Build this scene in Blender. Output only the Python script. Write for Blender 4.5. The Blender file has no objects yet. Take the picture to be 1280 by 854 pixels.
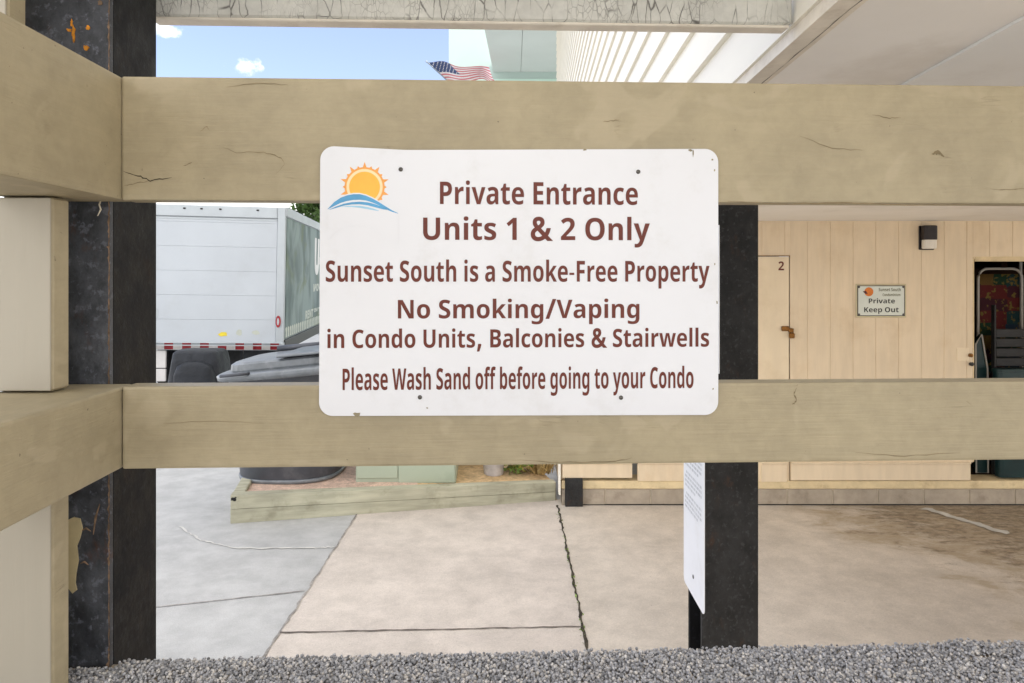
import bpy, bmesh, math, random
import numpy as np
from mathutils import Vector, Matrix
random.seed(7)
rng = np.random.default_rng(7)
sc = bpy.context.scene
col = sc.collection
R = math.radians

# ------------------------------------------------------------------ camera
F, PX, PY, CZ = 860.0, 640.0, 345.0, 2.05      # focal length in photo pixels, principal point, eye height
cam = bpy.data.objects.new('camera', bpy.data.cameras.new('camera'))
col.objects.link(cam)
cam.data.sensor_width = 36.0
cam.data.lens = F * 36.0 / 1280.0
cam.data.shift_y = -(427 - PY) / 1280.0
cam.data.clip_start = 0.02
cam.data.clip_end = 2000
cam.location = (0, 0, CZ)
cam.rotation_euler = (R(90), 0, 0)
sc.camera = cam

lx = lambda px, Y: (px - PX) * Y / F
def P(px, py, Y):
    return Vector(((px - PX) * Y / F, Y, CZ - (py - PY) * Y / F))

# ------------------------------------------------------------------ world: sky with clouds
SUN_DIR = Vector((0.77, -0.16, 0.62)).normalized()
world = bpy.data.worlds.new('World')
sc.world = world
world.use_nodes = True
wt = world.node_tree
wt.nodes.clear()

class NT:
    """small node-tree helper"""
    def __init__(self, nt): self.nt = nt
    def n(self, typ, ins=None, **props):
        nd = self.nt.nodes.new(typ)
        for k, v in props.items(): setattr(nd, k, v)
        for k, v in (ins or {}).items():
            s = nd.inputs[k]
            if isinstance(v, bpy.types.NodeSocket): self.nt.links.new(v, s)
            else:
                s.default_value = v
        return nd
    def math(self, op, a, b=0.0, c=0.0, clamp=False):
        return self.n('ShaderNodeMath', {0: a, 1: b, 2: c}, operation=op, use_clamp=clamp).outputs[0]
    def vmath(self, op, a, b=(0, 0, 0)):
        nd = self.n('ShaderNodeVectorMath', {0: a, 1: b}, operation=op)
        return nd.outputs['Value'] if op in ('LENGTH', 'DISTANCE', 'DOT_PRODUCT') else nd.outputs[0]
    def mix(self, fac, a, b, blend='MIX'):
        nd = self.n('ShaderNodeMix', None, data_type='RGBA', blend_type=blend)
        for s, v in ((nd.inputs[0], fac), (nd.inputs[6], a), (nd.inputs[7], b)):
            if isinstance(v, bpy.types.NodeSocket): self.nt.links.new(v, s)
            else: s.default_value = v if not isinstance(v, tuple) else (*v[:3], 1.0)
        return nd.outputs[2]
    def noise(self, vec, scale, detail=3.0, rough=0.55, dist=0.0):
        return self.n('ShaderNodeTexNoise', {'Vector': vec, 'Scale': scale, 'Detail': detail, 'Roughness': rough, 'Distortion': dist}).outputs['Fac']
    def ramp(self, fac, lo, hi, a=0.0, b=1.0):
        nd = self.n('ShaderNodeMapRange', {'Value': fac, 'From Min': lo, 'From Max': hi, 'To Min': a, 'To Max': b}, interpolation_type='SMOOTHSTEP')
        return nd.outputs[0]
    def scale(self, vec, s):
        return self.n('ShaderNodeMapping', {'Vector': vec, 'Scale': s}).outputs[0]
    def sep(self, vec):
        return self.n('ShaderNodeSeparateXYZ', {0: vec}).outputs

w = NT(wt)
sky = w.n('ShaderNodeTexSky', None, sky_type='NISHITA', sun_disc=False)
sky.sun_elevation = math.asin(SUN_DIR.z)
sky.sun_rotation = math.atan2(SUN_DIR.x, SUN_DIR.y)
sky.air_density = 1.1; sky.dust_density = 0.6; sky.ozone_density = 1.6
wd = w.n('ShaderNodeTexCoord').outputs['Generated']
wx, wy, wz = w.sep(wd)
cl = w.noise(w.scale(wd, (1, 1, 2.2)), 2.4, 6, 0.6)
# unseen broken cloud added behind the camera and overhead to whiten the fill light
back = w.ramp(wy, 0.25, -0.35)
over = w.ramp(wz, 0.46, 0.72)
m = w.math('MULTIPLY', w.ramp(cl, 0.34, 0.56), w.math('MAXIMUM', back, over))
# white cloud bank low over the horizon
lown = w.math('ADD', wz, w.math('MULTIPLY', cl, -0.12))
m = w.math('MAXIMUM', m, w.ramp(lown, 0.17, -0.0))
# two little fair-weather clouds
fine = w.noise(wd, 48.0, 6, 0.7)
for (cx, cy, r) in ((207, 37, 0.018), (308, 83, 0.021)):
    d = Vector(((cx - PX), F, (PY - cy))).normalized()
    warp = w.vmath('MULTIPLY', w.vmath('SUBTRACT', w.n('ShaderNodeTexNoise', {'Vector': wd, 'Scale': 40.0, 'Detail': 5.0, 'Roughness': .65}).outputs['Color'], (.5, .5, .5)), (.045, .045, .03))
    dv = w.vmath('MULTIPLY', w.vmath('SUBTRACT', w.vmath('ADD', wd, warp), tuple(d)), (1.0, 1.0, 1.9))
    dist = w.math('DIVIDE', w.vmath('LENGTH', dv), r)
    v = w.math('SUBTRACT', w.math('MULTIPLY', fine, 1.7), dist)
    m = w.math('MAXIMUM', m, w.math('MULTIPLY', w.ramp(v, -0.25, 1.05), 0.75))
skyc = w.mix(1.0, sky.outputs[0], (0.76, 0.77, 0.98), 'MULTIPLY')
skyc = w.mix(w.ramp(wz, .75, .15, .08, .26), skyc, (5.0, 5.4, 6.4))      # thin high haze
cloudc = (10.2, 10.0, 9.7)
skymix = w.mix(m, skyc, cloudc)
bg = w.n('ShaderNodeBackground', {'Color': skymix, 'Strength': 0.12})
wo = w.n('ShaderNodeOutputWorld', {'Surface': bg.outputs[0]})

sun = bpy.data.objects.new('sun', bpy.data.lights.new('sun', 'SUN'))
col.objects.link(sun)
sun.data.energy = 3.2
sun.data.angle = R(0.6)
sun.data.color = (1.0, 0.95, 0.86)
sun.rotation_euler = SUN_DIR.to_track_quat('Z', 'Y').to_euler()

sc.view_settings.view_transform = 'Standard'
sc.view_settings.look = 'None'
sc.view_settings.exposure = 1.12
sc.view_settings.gamma = 1.0
sc.view_settings.use_curve_mapping = False

# ------------------------------------------------------------------ object helpers
def tag(o, label=None, cat=None, group=None, kind=None):
    if label: o['label'] = label
    if cat: o['category'] = cat
    if group: o['group'] = group
    if kind: o['kind'] = kind
    return o

def empty(name, loc=(0, 0, 0), rz=0.0, label=None, cat=None, group=None):
    o = bpy.data.objects.new(name, None)
    col.objects.link(o)
    o.location = loc
    o.rotation_euler = (0, 0, rz)
    o.empty_display_size = 0.05
    return tag(o, label, cat, group)

def obj(name, bm, mat, parent=None, smooth=False):
    me = bpy.data.meshes.new(name)
    if isinstance(bm, bpy.types.Mesh): me = bm
    else:
        bmesh.ops.recalc_face_normals(bm, faces=bm.faces)
        bm.to_mesh(me); bm.free()
    for mm in (mat if isinstance(mat, (list, tuple)) else [mat]): me.materials.append(mm)
    if smooth:
        for p in me.polygons: p.use_smooth = True
    o = bpy.data.objects.new(name, me)
    col.objects.link(o)
    if parent: o.parent = parent
    return o

def box(bm, x0, x1, y0, y1, z0, z1, bev=0.0, M=None, seg=1, mi=0):
    t = bmesh.new()
    bmesh.ops.create_cube(t, size=1.0)
    for v in t.verts:
        v.co = Vector((x0 + (v.co.x + .5) * (x1 - x0), y0 + (v.co.y + .5) * (y1 - y0), z0 + (v.co.z + .5) * (z1 - z0)))
    if bev > 0:
        bmesh.ops.bevel(t, geom=list(t.edges), offset=bev, segments=seg, affect='EDGES', profile=0.6)
    if M is not None: bmesh.ops.transform(t, matrix=M, verts=t.verts)
    for f in t.faces: f.material_index = mi
    me = bpy.data.meshes.new('t'); t.to_mesh(me); t.free()
    bm.from_mesh(me); bpy.data.meshes.remove(me)
    return bm

def B(*a, **k): return box(bmesh.new(), *a, **k)

def poly_prism(bm, pts, y0, y1):
    """outline in x,z extruded along y"""
    a = [bm.verts.new((x, y0, z)) for x, z in pts]
    b = [bm.verts.new((x, y1, z)) for x, z in pts]
    bm.faces.new(a); bm.faces.new(list(reversed(b)))
    n = len(pts)
    for i in range(n):
        bm.faces.new((a[i], b[i], b[(i + 1) % n], a[(i + 1) % n]))
    return bm

def sheet(bm, pts):
    bm.faces.new([bm.verts.new(p) for p in pts]); return bm

def tube(bm, pts, r, n=8, closed=False, caps=True):
    pts = [Vector(p) for p in pts]
    rings = []
    for i, p in enumerate(pts):
        if closed: t = pts[(i + 1) % len(pts)] - pts[i - 1]
        else: t = pts[min(i + 1, len(pts) - 1)] - pts[max(i - 1, 0)]
        t.normalize()
        up = Vector((0, 0, 1)) if abs(t.z) < .9 else Vector((1, 0, 0))
        a = t.cross(up).normalized(); b = t.cross(a)
        rr = r[i] if isinstance(r, (list, tuple)) else r
        rings.append([bm.verts.new(p + rr * (math.cos(2 * math.pi * k / n) * a + math.sin(2 * math.pi * k / n) * b)) for k in range(n)])
    m = len(rings)
    for i in range(m if closed else m - 1):
        A, C_ = rings[i], rings[(i + 1) % m]
        for k in range(n): bm.faces.new((A[k], A[(k + 1) % n], C_[(k + 1) % n], C_[k]))
    if caps and not closed:
        bm.faces.new(rings[0]); bm.faces.new(list(reversed(rings[-1])))
    return bm

def lathe(bm, prof, n=32, c=(0, 0, 0), sq=2.0, sx=1.0, sy=1.0):
    """profile (r, z); sq>2 gives a rounded-square plan"""
    rings = []
    for r, z in prof:
        ring = []
        for k in range(n):
            t = 2 * math.pi * k / n
            ct, st = math.cos(t), math.sin(t)
            q = (abs(ct) ** sq + abs(st) ** sq) ** (-1 / sq)
            ring.append(bm.verts.new((c[0] + sx * r * q * ct, c[1] + sy * r * q * st, c[2] + z)))
        rings.append(ring)
    for A, C_ in zip(rings[:-1], rings[1:]):
        for k in range(n): bm.faces.new((A[k], A[(k + 1) % n], C_[(k + 1) % n], C_[k]))
    bm.faces.new(list(reversed(rings[0]))); bm.faces.new(rings[-1])
    return bm

# ------------------------------------------------------------------ materials
def L(r, g, b):
    f = lambda c: (c / 255 / 12.92) if c / 255 <= .04045 else ((c / 255 + .055) / 1.055) ** 2.4
    return (f(r), f(g), f(b))

def newmat(name):
    m = bpy.data.materials.new(name)
    m.use_nodes = True
    nt = m.node_tree
    nt.nodes.clear()
    k = NT(nt)
    bs = k.n('ShaderNodeBsdfPrincipled')
    k.n('ShaderNodeOutputMaterial', {'Surface': bs.outputs[0]})
    return m, k, bs

def paint(name, c, var=0.12, scale=6.0, stretch=(1, 1, 1), rough=0.55, bump=0.1, bscale=60.0, bstretch=None,
          stain=None, stain_amt=0.0, stain_scale=3.0, spec=0.35, metal=0.0, bdist=0.004, speck=None, speck_scale=200, speck_th=0.68):
    m, k, bs = newmat(name)
    tc = k.n('ShaderNodeTexCoord').outputs['Object']
    v = k.scale(tc, stretch)
    n1 = k.noise(v, scale, 5, 0.6)
    f = k.ramp(n1, 0.25, 0.75, 1 - var, 1 + var)
    n3 = k.noise(tc, scale * 0.23 + 0.3, 3, 0.5)
    f = k.math('MULTIPLY', f, k.ramp(n3, 0.3, 0.7, 1 - var * .7, 1 + var * .7))
    c0 = k.mix(1.0, (*c, 1), k.n('ShaderNodeCombineXYZ', {0: f, 1: f, 2: f}).outputs[0], 'MULTIPLY')
    if stain:
        s = k.noise(tc, stain_scale, 7, 0.68)
        s = k.math('MULTIPLY', k.ramp(s, 0.5, 0.72), stain_amt)
        c0 = k.mix(s, c0, (*stain, 1))
    if speck:
        s = k.noise(tc, speck_scale, 2, 0.5)
        c0 = k.mix(k.ramp(s, speck_th, speck_th + .05), c0, (*speck, 1))
    bv = k.scale(tc, bstretch or (1, 1, 1))
    bn = k.noise(bv, bscale, 4, 0.6)
    bp = k.n('ShaderNodeBump', {'Strength': bump, 'Distance': bdist, 'Height': bn})
    k.nt.links.new(c0, bs.inputs['Base Color'])
    k.nt.links.new(bp.outputs[0], bs.inputs['Normal'])
    bs.inputs['Roughness'].default_value = rough
    bs.inputs['Specular IOR Level'].default_value = spec
    bs.inputs['Metallic'].default_value = metal
    m['mk'] = 1
    return m

def rail_paint(name, c, axis):
    """tan exterior paint over rough sawn timber: grain along axis, drag marks, hairline checks, scuffs, grey dirt"""
    m, k, bs = newmat(name)
    tc = k.n('ShaderNodeTexCoord').outputs['Object']
    st = (0.6, 8, 8) if axis == 'x' else (8, 0.6, 8)
    g = k.noise(k.scale(tc, st), 7.0, 6, 0.65, 0.6)
    big = k.noise(tc, 4.0, 4, 0.55)
    f = k.math('MULTIPLY', k.math('MULTIPLY', k.ramp(g, 0.25, 0.75, 0.965, 1.035), k.ramp(k.noise(tc, 28, 7, .7, .4), .3, .7, .94, 1.05)), k.ramp(big, 0.3, 0.7, 0.91, 1.07))
    c0 = k.mix(1.0, (*c, 1), k.n('ShaderNodeCombineXYZ', {0: f, 1: f, 2: f}).outputs[0], 'MULTIPLY')
    # chalky lighter patches where the paint was touched up
    pt = k.noise(k.scale(tc, (1.0, 1.0, 1.3)), 7.5, 3, 0.45, 0.8)
    c0 = k.mix(k.math('MULTIPLY', k.ramp(pt, 0.585, 0.64), 0.34), c0, (c[0] * 1.28, c[1] * 1.28, c[2] * 1.35))
    # dirt
    dn = k.noise(k.scale(tc, (1, 1, 1.5)), 13, 7, 0.7)
    c0 = k.mix(k.math('MULTIPLY', k.ramp(dn, 0.60, 0.76), 0.35), c0, (c[0] * .5, c[1] * .5, c[2] * .48))
    # hairline checks along the grain
    hs = (2.2, 30, 30) if axis == 'x' else (30, 2.2, 30)
    hv = k.n('ShaderNodeTexVoronoi', {'Vector': k.scale(k.vmath('ADD', tc, k.vmath('SCALE', tc)), hs), 'Scale': 2.3, 'Randomness': 1.0}, feature='DISTANCE_TO_EDGE').outputs['Distance']
    hm = k.math('MULTIPLY', k.ramp(hv, 0.022, 0.0), k.ramp(k.noise(tc, 9, 3), 0.60, 0.70))
    c0 = k.mix(k.math('MULTIPLY', hm, 0.3), c0, (c[0] * .3, c[1] * .3, c[2] * .3))
    # pin specks
    sp = k.noise(tc, 120, 2, 0.5)
    c0 = k.mix(k.math('MULTIPLY', k.ramp(sp, 0.74, 0.78), 0.6), c0, (0.05, 0.045, 0.03))
    bst = (3, 60, 60) if axis == 'x' else (60, 3, 60)
    h = k.math('ADD', k.math('MULTIPLY', k.noise(k.scale(tc, bst), 3.0, 5, 0.6, 0.4), 0.7), k.math('MULTIPLY', k.noise(tc, 40, 4), 0.5))
    h = k.math('SUBTRACT', h, k.math('MULTIPLY', hm, 0.5))
    bp = k.n('ShaderNodeBump', {'Strength': 0.75, 'Distance': 0.0016, 'Height': h})
    k.nt.links.new(c0, bs.inputs['Base Color']); k.nt.links.new(bp.outputs[0], bs.inputs['Normal'])
    bs.inputs['Roughness'].default_value = 0.5
    bs.inputs['Specular IOR Level'].default_value = 0.4
    return m

def steel(name, c, rust=(0.10, 0.035, 0.015), rough=0.45, pitted=1.0):
    m, k, bs = newmat(name)
    tc = k.n('ShaderNodeTexCoord').outputs['Object']
    a = k.noise(k.scale(tc, (1, 1, .7)), 22, 8, 0.75)
    b = k.noise(tc, 4.5, 5, 0.6)
    f = k.math('MULTIPLY', k.ramp(a, .3, .7, .55, 1.6), k.ramp(b, .3, .7, .7, 1.35))
    c0 = k.mix(1.0, (*c, 1), k.n('ShaderNodeCombineXYZ', {0: f, 1: f, 2: f}).outputs[0], 'MULTIPLY')
    rm = k.math('MULTIPLY', k.ramp(k.noise(k.scale(tc, (1.6, 1.6, .8)), 9, 7, .7), .56, .72), 0.7)
    c0 = k.mix(rm, c0, (*rust, 1))
    sp = k.noise(tc, 90, 3, .6)
    c0 = k.mix(k.math('MULTIPLY', k.ramp(sp, .54, .70), .55), c0, (c[0] * 3.0, c[1] * 3.0, c[2] * 3.2))
    h = k.math('ADD', k.noise(tc, 120, 4, .7), k.math('MULTIPLY', a, 1.2))
    bp = k.n('ShaderNodeBump', {'Strength': 0.55 * pitted, 'Distance': 0.002, 'Height': h})
    k.nt.links.new(c0, bs.inputs['Base Color']); k.nt.links.new(bp.outputs[0], bs.inputs['Normal'])
    k.nt.links.new(k.ramp(a, .3, .7, rough - .1, rough + .2), bs.inputs['Roughness'])
    bs.inputs['Specular IOR Level'].default_value = 0.22
    return m

def crackled(name, c):
    """old grey-white paint with alligator cracks, taller than wide"""
    m, k, bs = newmat(name)
    tc = k.n('ShaderNodeTexCoord').outputs['Object']
    wob = k.n('ShaderNodeTexNoise', {'Vector': tc, 'Scale': 25.0, 'Detail': 4.0}).outputs['Color']
    v = k.vmath('ADD', tc, k.vmath('MULTIPLY', k.vmath('SUBTRACT', wob, (.5, .5, .5)), (.008, .008, .008)))
    e1 = k.n('ShaderNodeTexVoronoi', {'Vector': k.scale(v, (44, 44, 11)), 'Scale': 1.0}, feature='DISTANCE_TO_EDGE').outputs['Distance']
    e2 = k.n('ShaderNodeTexVoronoi', {'Vector': k.scale(v, (110, 110, 60)), 'Scale': 1.0}, feature='DISTANCE_TO_EDGE').outputs['Distance']
    br = k.ramp(k.noise(tc, 16, 3), .36, .62)
    crk = k.math('MAXIMUM', k.math('MULTIPLY', k.ramp(e1, .045, .0), br), k.math('MULTIPLY', k.math('MULTIPLY', k.ramp(e2, .07, .0), .55), k.ramp(k.noise(tc, 7, 3), .45, .62)))
    n = k.noise(tc, 12, 6, .7)
    f = k.ramp(n, .25, .75, .82, 1.12)
    c0 = k.mix(1.0, (*c, 1), k.n('ShaderNodeCombineXYZ', {0: f, 1: f, 2: f}).outputs[0], 'MULTIPLY')
    c0 = k.mix(k.math('MULTIPLY', crk, .8), c0, (.05, .045, .04))
    bp = k.n('ShaderNodeBump', {'Strength': 0.6, 'Distance': 0.002, 'Height': k.math('SUBTRACT', k.math('MULTIPLY', n, .4), crk)})
    k.nt.links.new(c0, bs.inputs['Base Color']); k.nt.links.new(bp.outputs[0], bs.inputs['Normal'])
    bs.inputs['Roughness'].default_value = .75
    return m

def concrete(name, c, stains=None, seams=None):
    m, k, bs = newmat(name)
    tc = k.n('ShaderNodeTexCoord').outputs['Object']
    big = k.noise(tc, .9, 5, .6); mid = k.noise(tc, 5, 6, .65); fine = k.noise(tc, 130, 3, .6)
    f = k.math('MULTIPLY', k.math('MULTIPLY', k.ramp(big, .3, .7, .9, 1.08), k.ramp(mid, .25, .75, .86, 1.10)), k.ramp(fine, .3, .7, .93, 1.06))
    c0 = k.mix(1.0, (*c, 1), k.n('ShaderNodeCombineXYZ', {0: f, 1: f, 2: f}).outputs[0], 'MULTIPLY')
    # worn pale scuffing over a sandy, pitted surface
    agg = k.noise(tc, 150, 3, .7)
    c0 = k.mix(k.math('MULTIPLY', k.ramp(agg, .55, .68), .45), c0, (c[0] * .55, c[1] * .53, c[2] * .5))
    c0 = k.mix(k.math('MULTIPLY', k.ramp(k.noise(tc, 95, 3, .7), .58, .70), .40), c0, (c[0] * 1.35, c[1] * 1.35, c[2] * 1.35))
    br = k.noise(k.scale(tc, (1.2, 2.4, 1)), 3.4, 9, .78, .6)
    c0 = k.mix(k.math('MULTIPLY', k.ramp(br, .5, .72), .38), c0, (c[0] * 1.25, c[1] * 1.25, c[2] * 1.27))
    # dark specks and drips
    sp = k.noise(tc, 42, 2, .5)
    c0 = k.mix(k.math('MULTIPLY', k.ramp(sp, .745, .78), .55), c0, (.12, .1, .08))
    rough = .8
    if stains:
        x, y, z = k.sep(tc)
        n = k.noise(k.scale(tc, (1, 1.6, 1)), 1.7, 7, .68, .5)
        reach = k.math('ADD', k.ramp(x, 1.2, 4.3, -.26, .17), k.ramp(y, 4.2, 6.0, -.1, .06))
        a = k.math('MULTIPLY', k.math('MULTIPLY', k.ramp(k.math('ADD', n, reach), .40, .64), k.ramp(k.noise(k.scale(tc, (1, 2, 1)), 7, 8, .75), .25, .6, .5, 1.0)), .85)
        c0 = k.mix(a, c0, (*stains, 1))
        n2 = k.noise(k.scale(tc, (1, 2.2, 1)), 2.6, 8, .72, .4)
        a2 = k.math('MULTIPLY', k.math('MULTIPLY', k.ramp(k.math('ADD', n2, reach), .53, .64), k.ramp(k.noise(k.scale(tc, (1, 2, 1)), 11, 8, .78), .36, .62)), .75)
        c0 = k.mix(a2, c0, (stains[0] * .4, stains[1] * .38, stains[2] * .38, 1))
    bp = k.n('ShaderNodeBump', {'Strength': .45, 'Distance': .003, 'Height': k.math('ADD', k.math('ADD', fine, agg), mid)})
    k.nt.links.new(c0, bs.inputs['Base Color']); k.nt.links.new(bp.outputs[0], bs.inputs['Normal'])
    bs.inputs['Roughness'].default_value = rough
    bs.inputs['Specular IOR Level'].default_value = .3
    return m

TAN = L(171, 159, 131)
M = {}
M['rail_x'] = rail_paint('tan rail paint', TAN, 'x')
M['rail_y'] = rail_paint('tan rail paint side', TAN, 'y')
M['white_board'] = paint('off white board paint', L(172, 165, 150), .05, 3, (2, 2, .3), .5, .2, 40, (1, 1, .1), speck=(.2, .16, .1), speck_scale=60, speck_th=.77)
M['steel_front'] = steel('weathered steel', (.062, .066, .075))
M['steel_dark'] = steel('black steel', (.007, .0075, .009), rust=(.022, .014, .010), rough=.55, pitted=.6)
M['steel_grey'] = steel('dark grey steel', (.020, .020, .020), rust=(.07, .035, .02), rough=.55, pitted=.5)
M['peel'] = paint('peeled paint edge', L(128, 104, 82), .5, 80, rough=.7)
M['rust'] = paint('rust orange', L(200, 132, 40), .4, 120, rough=.8)
M['drip'] = paint('cream paint drip', L(196, 180, 140), .08, 40, rough=.5)
M['crackled'] = crackled('crackled grey paint', L(208, 207, 200))
M['sign_white'] = paint('sign white', L(231, 233, 238), .015, 5, rough=.32, bump=.05, bscale=30, stain=L(196, 194, 188), stain_amt=.22, stain_scale=9, spec=.5)
M['sign_edge'] = paint('sign worn edge', L(150, 140, 115), .3, 90, rough=.7)
M['brown'] = paint('brown letters', L(104, 42, 26), .06, 60, rough=.4, bump=.03)
M['sun_y'] = paint('sun yellow', L(250, 190, 75), .06, 30, rough=.35, bump=.02)
M['sun_o'] = paint('sun orange', L(245, 170, 85), .04, 30, rough=.35, bump=.02)
M['sun_l'] = paint('sun pale ring', L(255, 228, 180), .02, 30, rough=.35, bump=.02)
M['wave_b'] = paint('wave blue', L(92, 165, 212), .12, 25, rough=.35, bump=.02)
M['wave_l'] = paint('wave pale blue', L(165, 210, 235), .05, 30, rough=.35, bump=.02)
M['screw'] = paint('screw metal', L(95, 92, 88), .3, 300, rough=.45, metal=.7)
M['black'] = paint('black', (.012, .012, .012), .2, 30, rough=.5)
M['grey_text'] = paint('faded grey print', L(196, 198, 202), .08, 60, rough=.5)
M['asphalt'] = concrete('grey pavement', (.45, .45, .445))
M['slab'] = concrete('pinkish concrete', (.58, .52, .465))
M['garage'] = concrete('stained garage concrete', (.58, .52, .45), stains=(.36, .285, .19))
M['joint'] = paint('dirt filled joint', (.05, .042, .03), .4, 60, rough=.95)
M['midjoint'] = paint('shallow joint', (.13, .11, .095), .4, 40, rough=.95)
M['thinjoint'] = paint('thin joint', (.30, .28, .26), .3, 40, rough=.95)
M['chalk'] = paint('pale scrape', (.56, .55, .52), .1, 20, rough=.9)
M['siding'] = paint('cream siding paint', L(225, 206, 177), .05, 5, (3, 3, .5), .6, .35, 45, (1, 1, .05), stain=L(196, 164, 118), stain_amt=.25, stain_scale=2.2)
M['door'] = paint('cream door paint', L(232, 214, 184), .05, 3, (2, 2, .4), .55, .15, 30, (1, 1, .1), stain=L(180, 150, 105), stain_amt=.18, stain_scale=3)
M['sill'] = paint('cream sill', L(220, 200, 160), .1, 8, rough=.8, bump=.4, bscale=50, stain=L(150, 125, 90), stain_amt=.5, stain_scale=5)
M['block'] = paint('grey block', L(168, 156, 140), .12, 9, rough=.9, bump=.5, bscale=90, stain=L(110, 98, 84), stain_amt=.4, stain_scale=6)
M['mortar'] = paint('mortar', L(190, 178, 158), .1, 20, rough=.95)
M['ceiling'] = paint('ceiling paint', L(246, 243, 238), .04, 1.3, rough=.8, bump=.15, bscale=25, stain=L(190, 178, 160), stain_amt=.25, stain_scale=1.7, speck=(.18, .14, .11), speck_scale=24, speck_th=.775)
M['ceiling2'] = paint('ceiling panel grey', L(238, 238, 236), .04, 1.3, rough=.8, bump=.15, bscale=25, stain=L(185, 175, 160), stain_amt=.25, stain_scale=1.5)
M['trim'] = paint('soffit trim', L(232, 224, 210), .08, 14, rough=.7, bump=.3, bscale=40, stain=L(170, 152, 132), stain_amt=.3, stain_scale=16)
M['lap'] = paint('white lap siding', L(240, 235, 222), .03, 4, (1, .2, 1), .5, .1, 30)
M['mint'] = paint('pale mint stucco', L(176, 194, 188), .02, .5, rough=.85, bump=.2, bscale=12)
M['mint_d'] = paint('mint band', L(196, 222, 210), .02, .5, rough=.85)
M['soffit'] = paint('grey balcony soffit', L(206, 212, 209), .03, .4, rough=.85)
M['glass'] = paint('window glass', (.03, .04, .05), .1, 1, rough=.06, bump=0, spec=.8)
M['white_metal'] = paint('truck white', L(184, 190, 196), .03, 1.2, rough=.35, bump=.05, bscale=6, stain=L(165, 168, 170), stain_amt=.25, stain_scale=2, spec=.5)
M['alu'] = paint('truck aluminium', L(174, 180, 184), .05, 3, rough=.38, spec=.5, metal=.25)
M['green_side'] = None
M['tyre'] = paint('tyre rubber', (.02, .02, .021), .2, 20, rough=.85)
M['dark_plastic'] = paint('dark grey plastic', (.055, .06, .072), .12, 9, rough=.38, bump=.25, bscale=30, stain=(.16, .16, .17), stain_amt=.35, stain_scale=6, spec=.5)
M['bag'] = paint('black vinyl', (.022, .025, .031), .2, 6, rough=.55, bump=.8, bscale=4, bdist=.05, spec=.25)
M['lid'] = paint('grey plastic lid', (.15, .165, .18), .15, 10, rough=.3, bump=.2, bscale=25, stain=(.4, .41, .42), stain_amt=.4, stain_scale=7, spec=.6)
M['red'] = paint('red reflective tape', L(150, 40, 48), .2, 12, rough=.35)
M['white'] = paint('white tape', L(205, 202, 200), .05, 12, rough=.35)
M['yellow'] = paint('yellow sticker', L(228, 205, 60), .05, 12, rough=.4)
M['gold'] = paint('pale lettering', L(186, 190, 178), .05, 12, rough=.4)
M['timber'] = paint('weathered green timber', L(172, 169, 148), .2, 6, (.4, 3, 3), .85, .5, 24, (.1, 1, 1), stain=L(120, 116, 94), stain_amt=.5, stain_scale=5)
M['brick'] = paint('brick red gravel', L(206, 178, 160), .22, 60, rough=.9, bump=.6, bscale=80)
M['sand'] = paint('sandy bed', L(196, 168, 128), .25, 25, rough=.95, bump=.6, bscale=60)
M['ubox'] = paint('pale green utility box', L(172, 182, 162), .05, 2, rough=.45, bump=.06, bscale=12, stain=L(130, 140, 120), stain_amt=.3, stain_scale=4)
M['pot'] = paint('pale stone pot', L(190, 186, 186), .15, 14, rough=.85, bump=.4, bscale=30)
M['leaf_g'] = paint('green leaves', (.16, .24, .05), .4, 18, rough=.5)
M['leaf_y'] = paint('yellow green leaves', (.38, .36, .07), .3, 18, rough=.5)
M['straw'] = paint('dry straw', L(188, 164, 112), .25, 30, rough=.8)
M['leaf_t'] = paint('tree leaves', (.06, .11, .025), .45, 3, rough=.5)
M['bark'] = paint('bark', (.12, .09, .06), .3, 10, rough=.9, bump=.8, bscale=20)
M['lamp_body'] = paint('bronze lamp body', (.020, .014, .014), .1, 30, rough=.4)
M['lamp_glass'] = paint('frosted lamp lens', L(225, 218, 205), .04, 40, rough=.3)
M['brass'] = paint('old brass', L(120, 80, 32), .35, 80, rough=.45, metal=.5)
M['sign_pale'] = paint('pale private sign', L(214, 218, 208), .03, 9, rough=.4)
M['sign_frame'] = paint('sign clear rim', L(200, 186, 150), .05, 9, rough=.3)
M['dkgrey'] = paint('dark lettering', (.03, .03, .028), .1, 60, rough=.5)
M['olive_text'] = paint('olive lettering', L(112, 112, 84), .1, 60, rough=.5)
M['orange'] = paint('orange disc', L(214, 118, 32), .1, 60, rough=.4)
M['dark_red'] = paint('dark red mark', L(84, 22, 22), .1, 60, rough=.4)
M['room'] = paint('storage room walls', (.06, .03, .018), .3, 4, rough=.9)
M['tube'] = paint('white chair tube', L(160, 156, 148), .06, 20, rough=.35, spec=.5)
M['crate'] = paint('charcoal slats', (.018, .018, .019), .3, 18, (1, 1, 4), .6)
M['teal'] = paint('teal plastic', (.006, .026, .028), .15, 9, rough=.4)
M['string'] = paint('frayed string', L(214, 205, 186), .1, 90, rough=.9)
M['flag_r'] = paint('flag red', L(206, 124, 134), .06, 5, rough=.8)
M['flag_w'] = paint('flag white', L(232, 226, 228), .03, 5, rough=.8)
M['flag_b'] = paint('flag blue', L(70, 84, 122), .06, 5, rough=.8)
M['pole'] = paint('flag pole', L(150, 160, 170), .05, 9, rough=.4, metal=.4)

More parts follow.
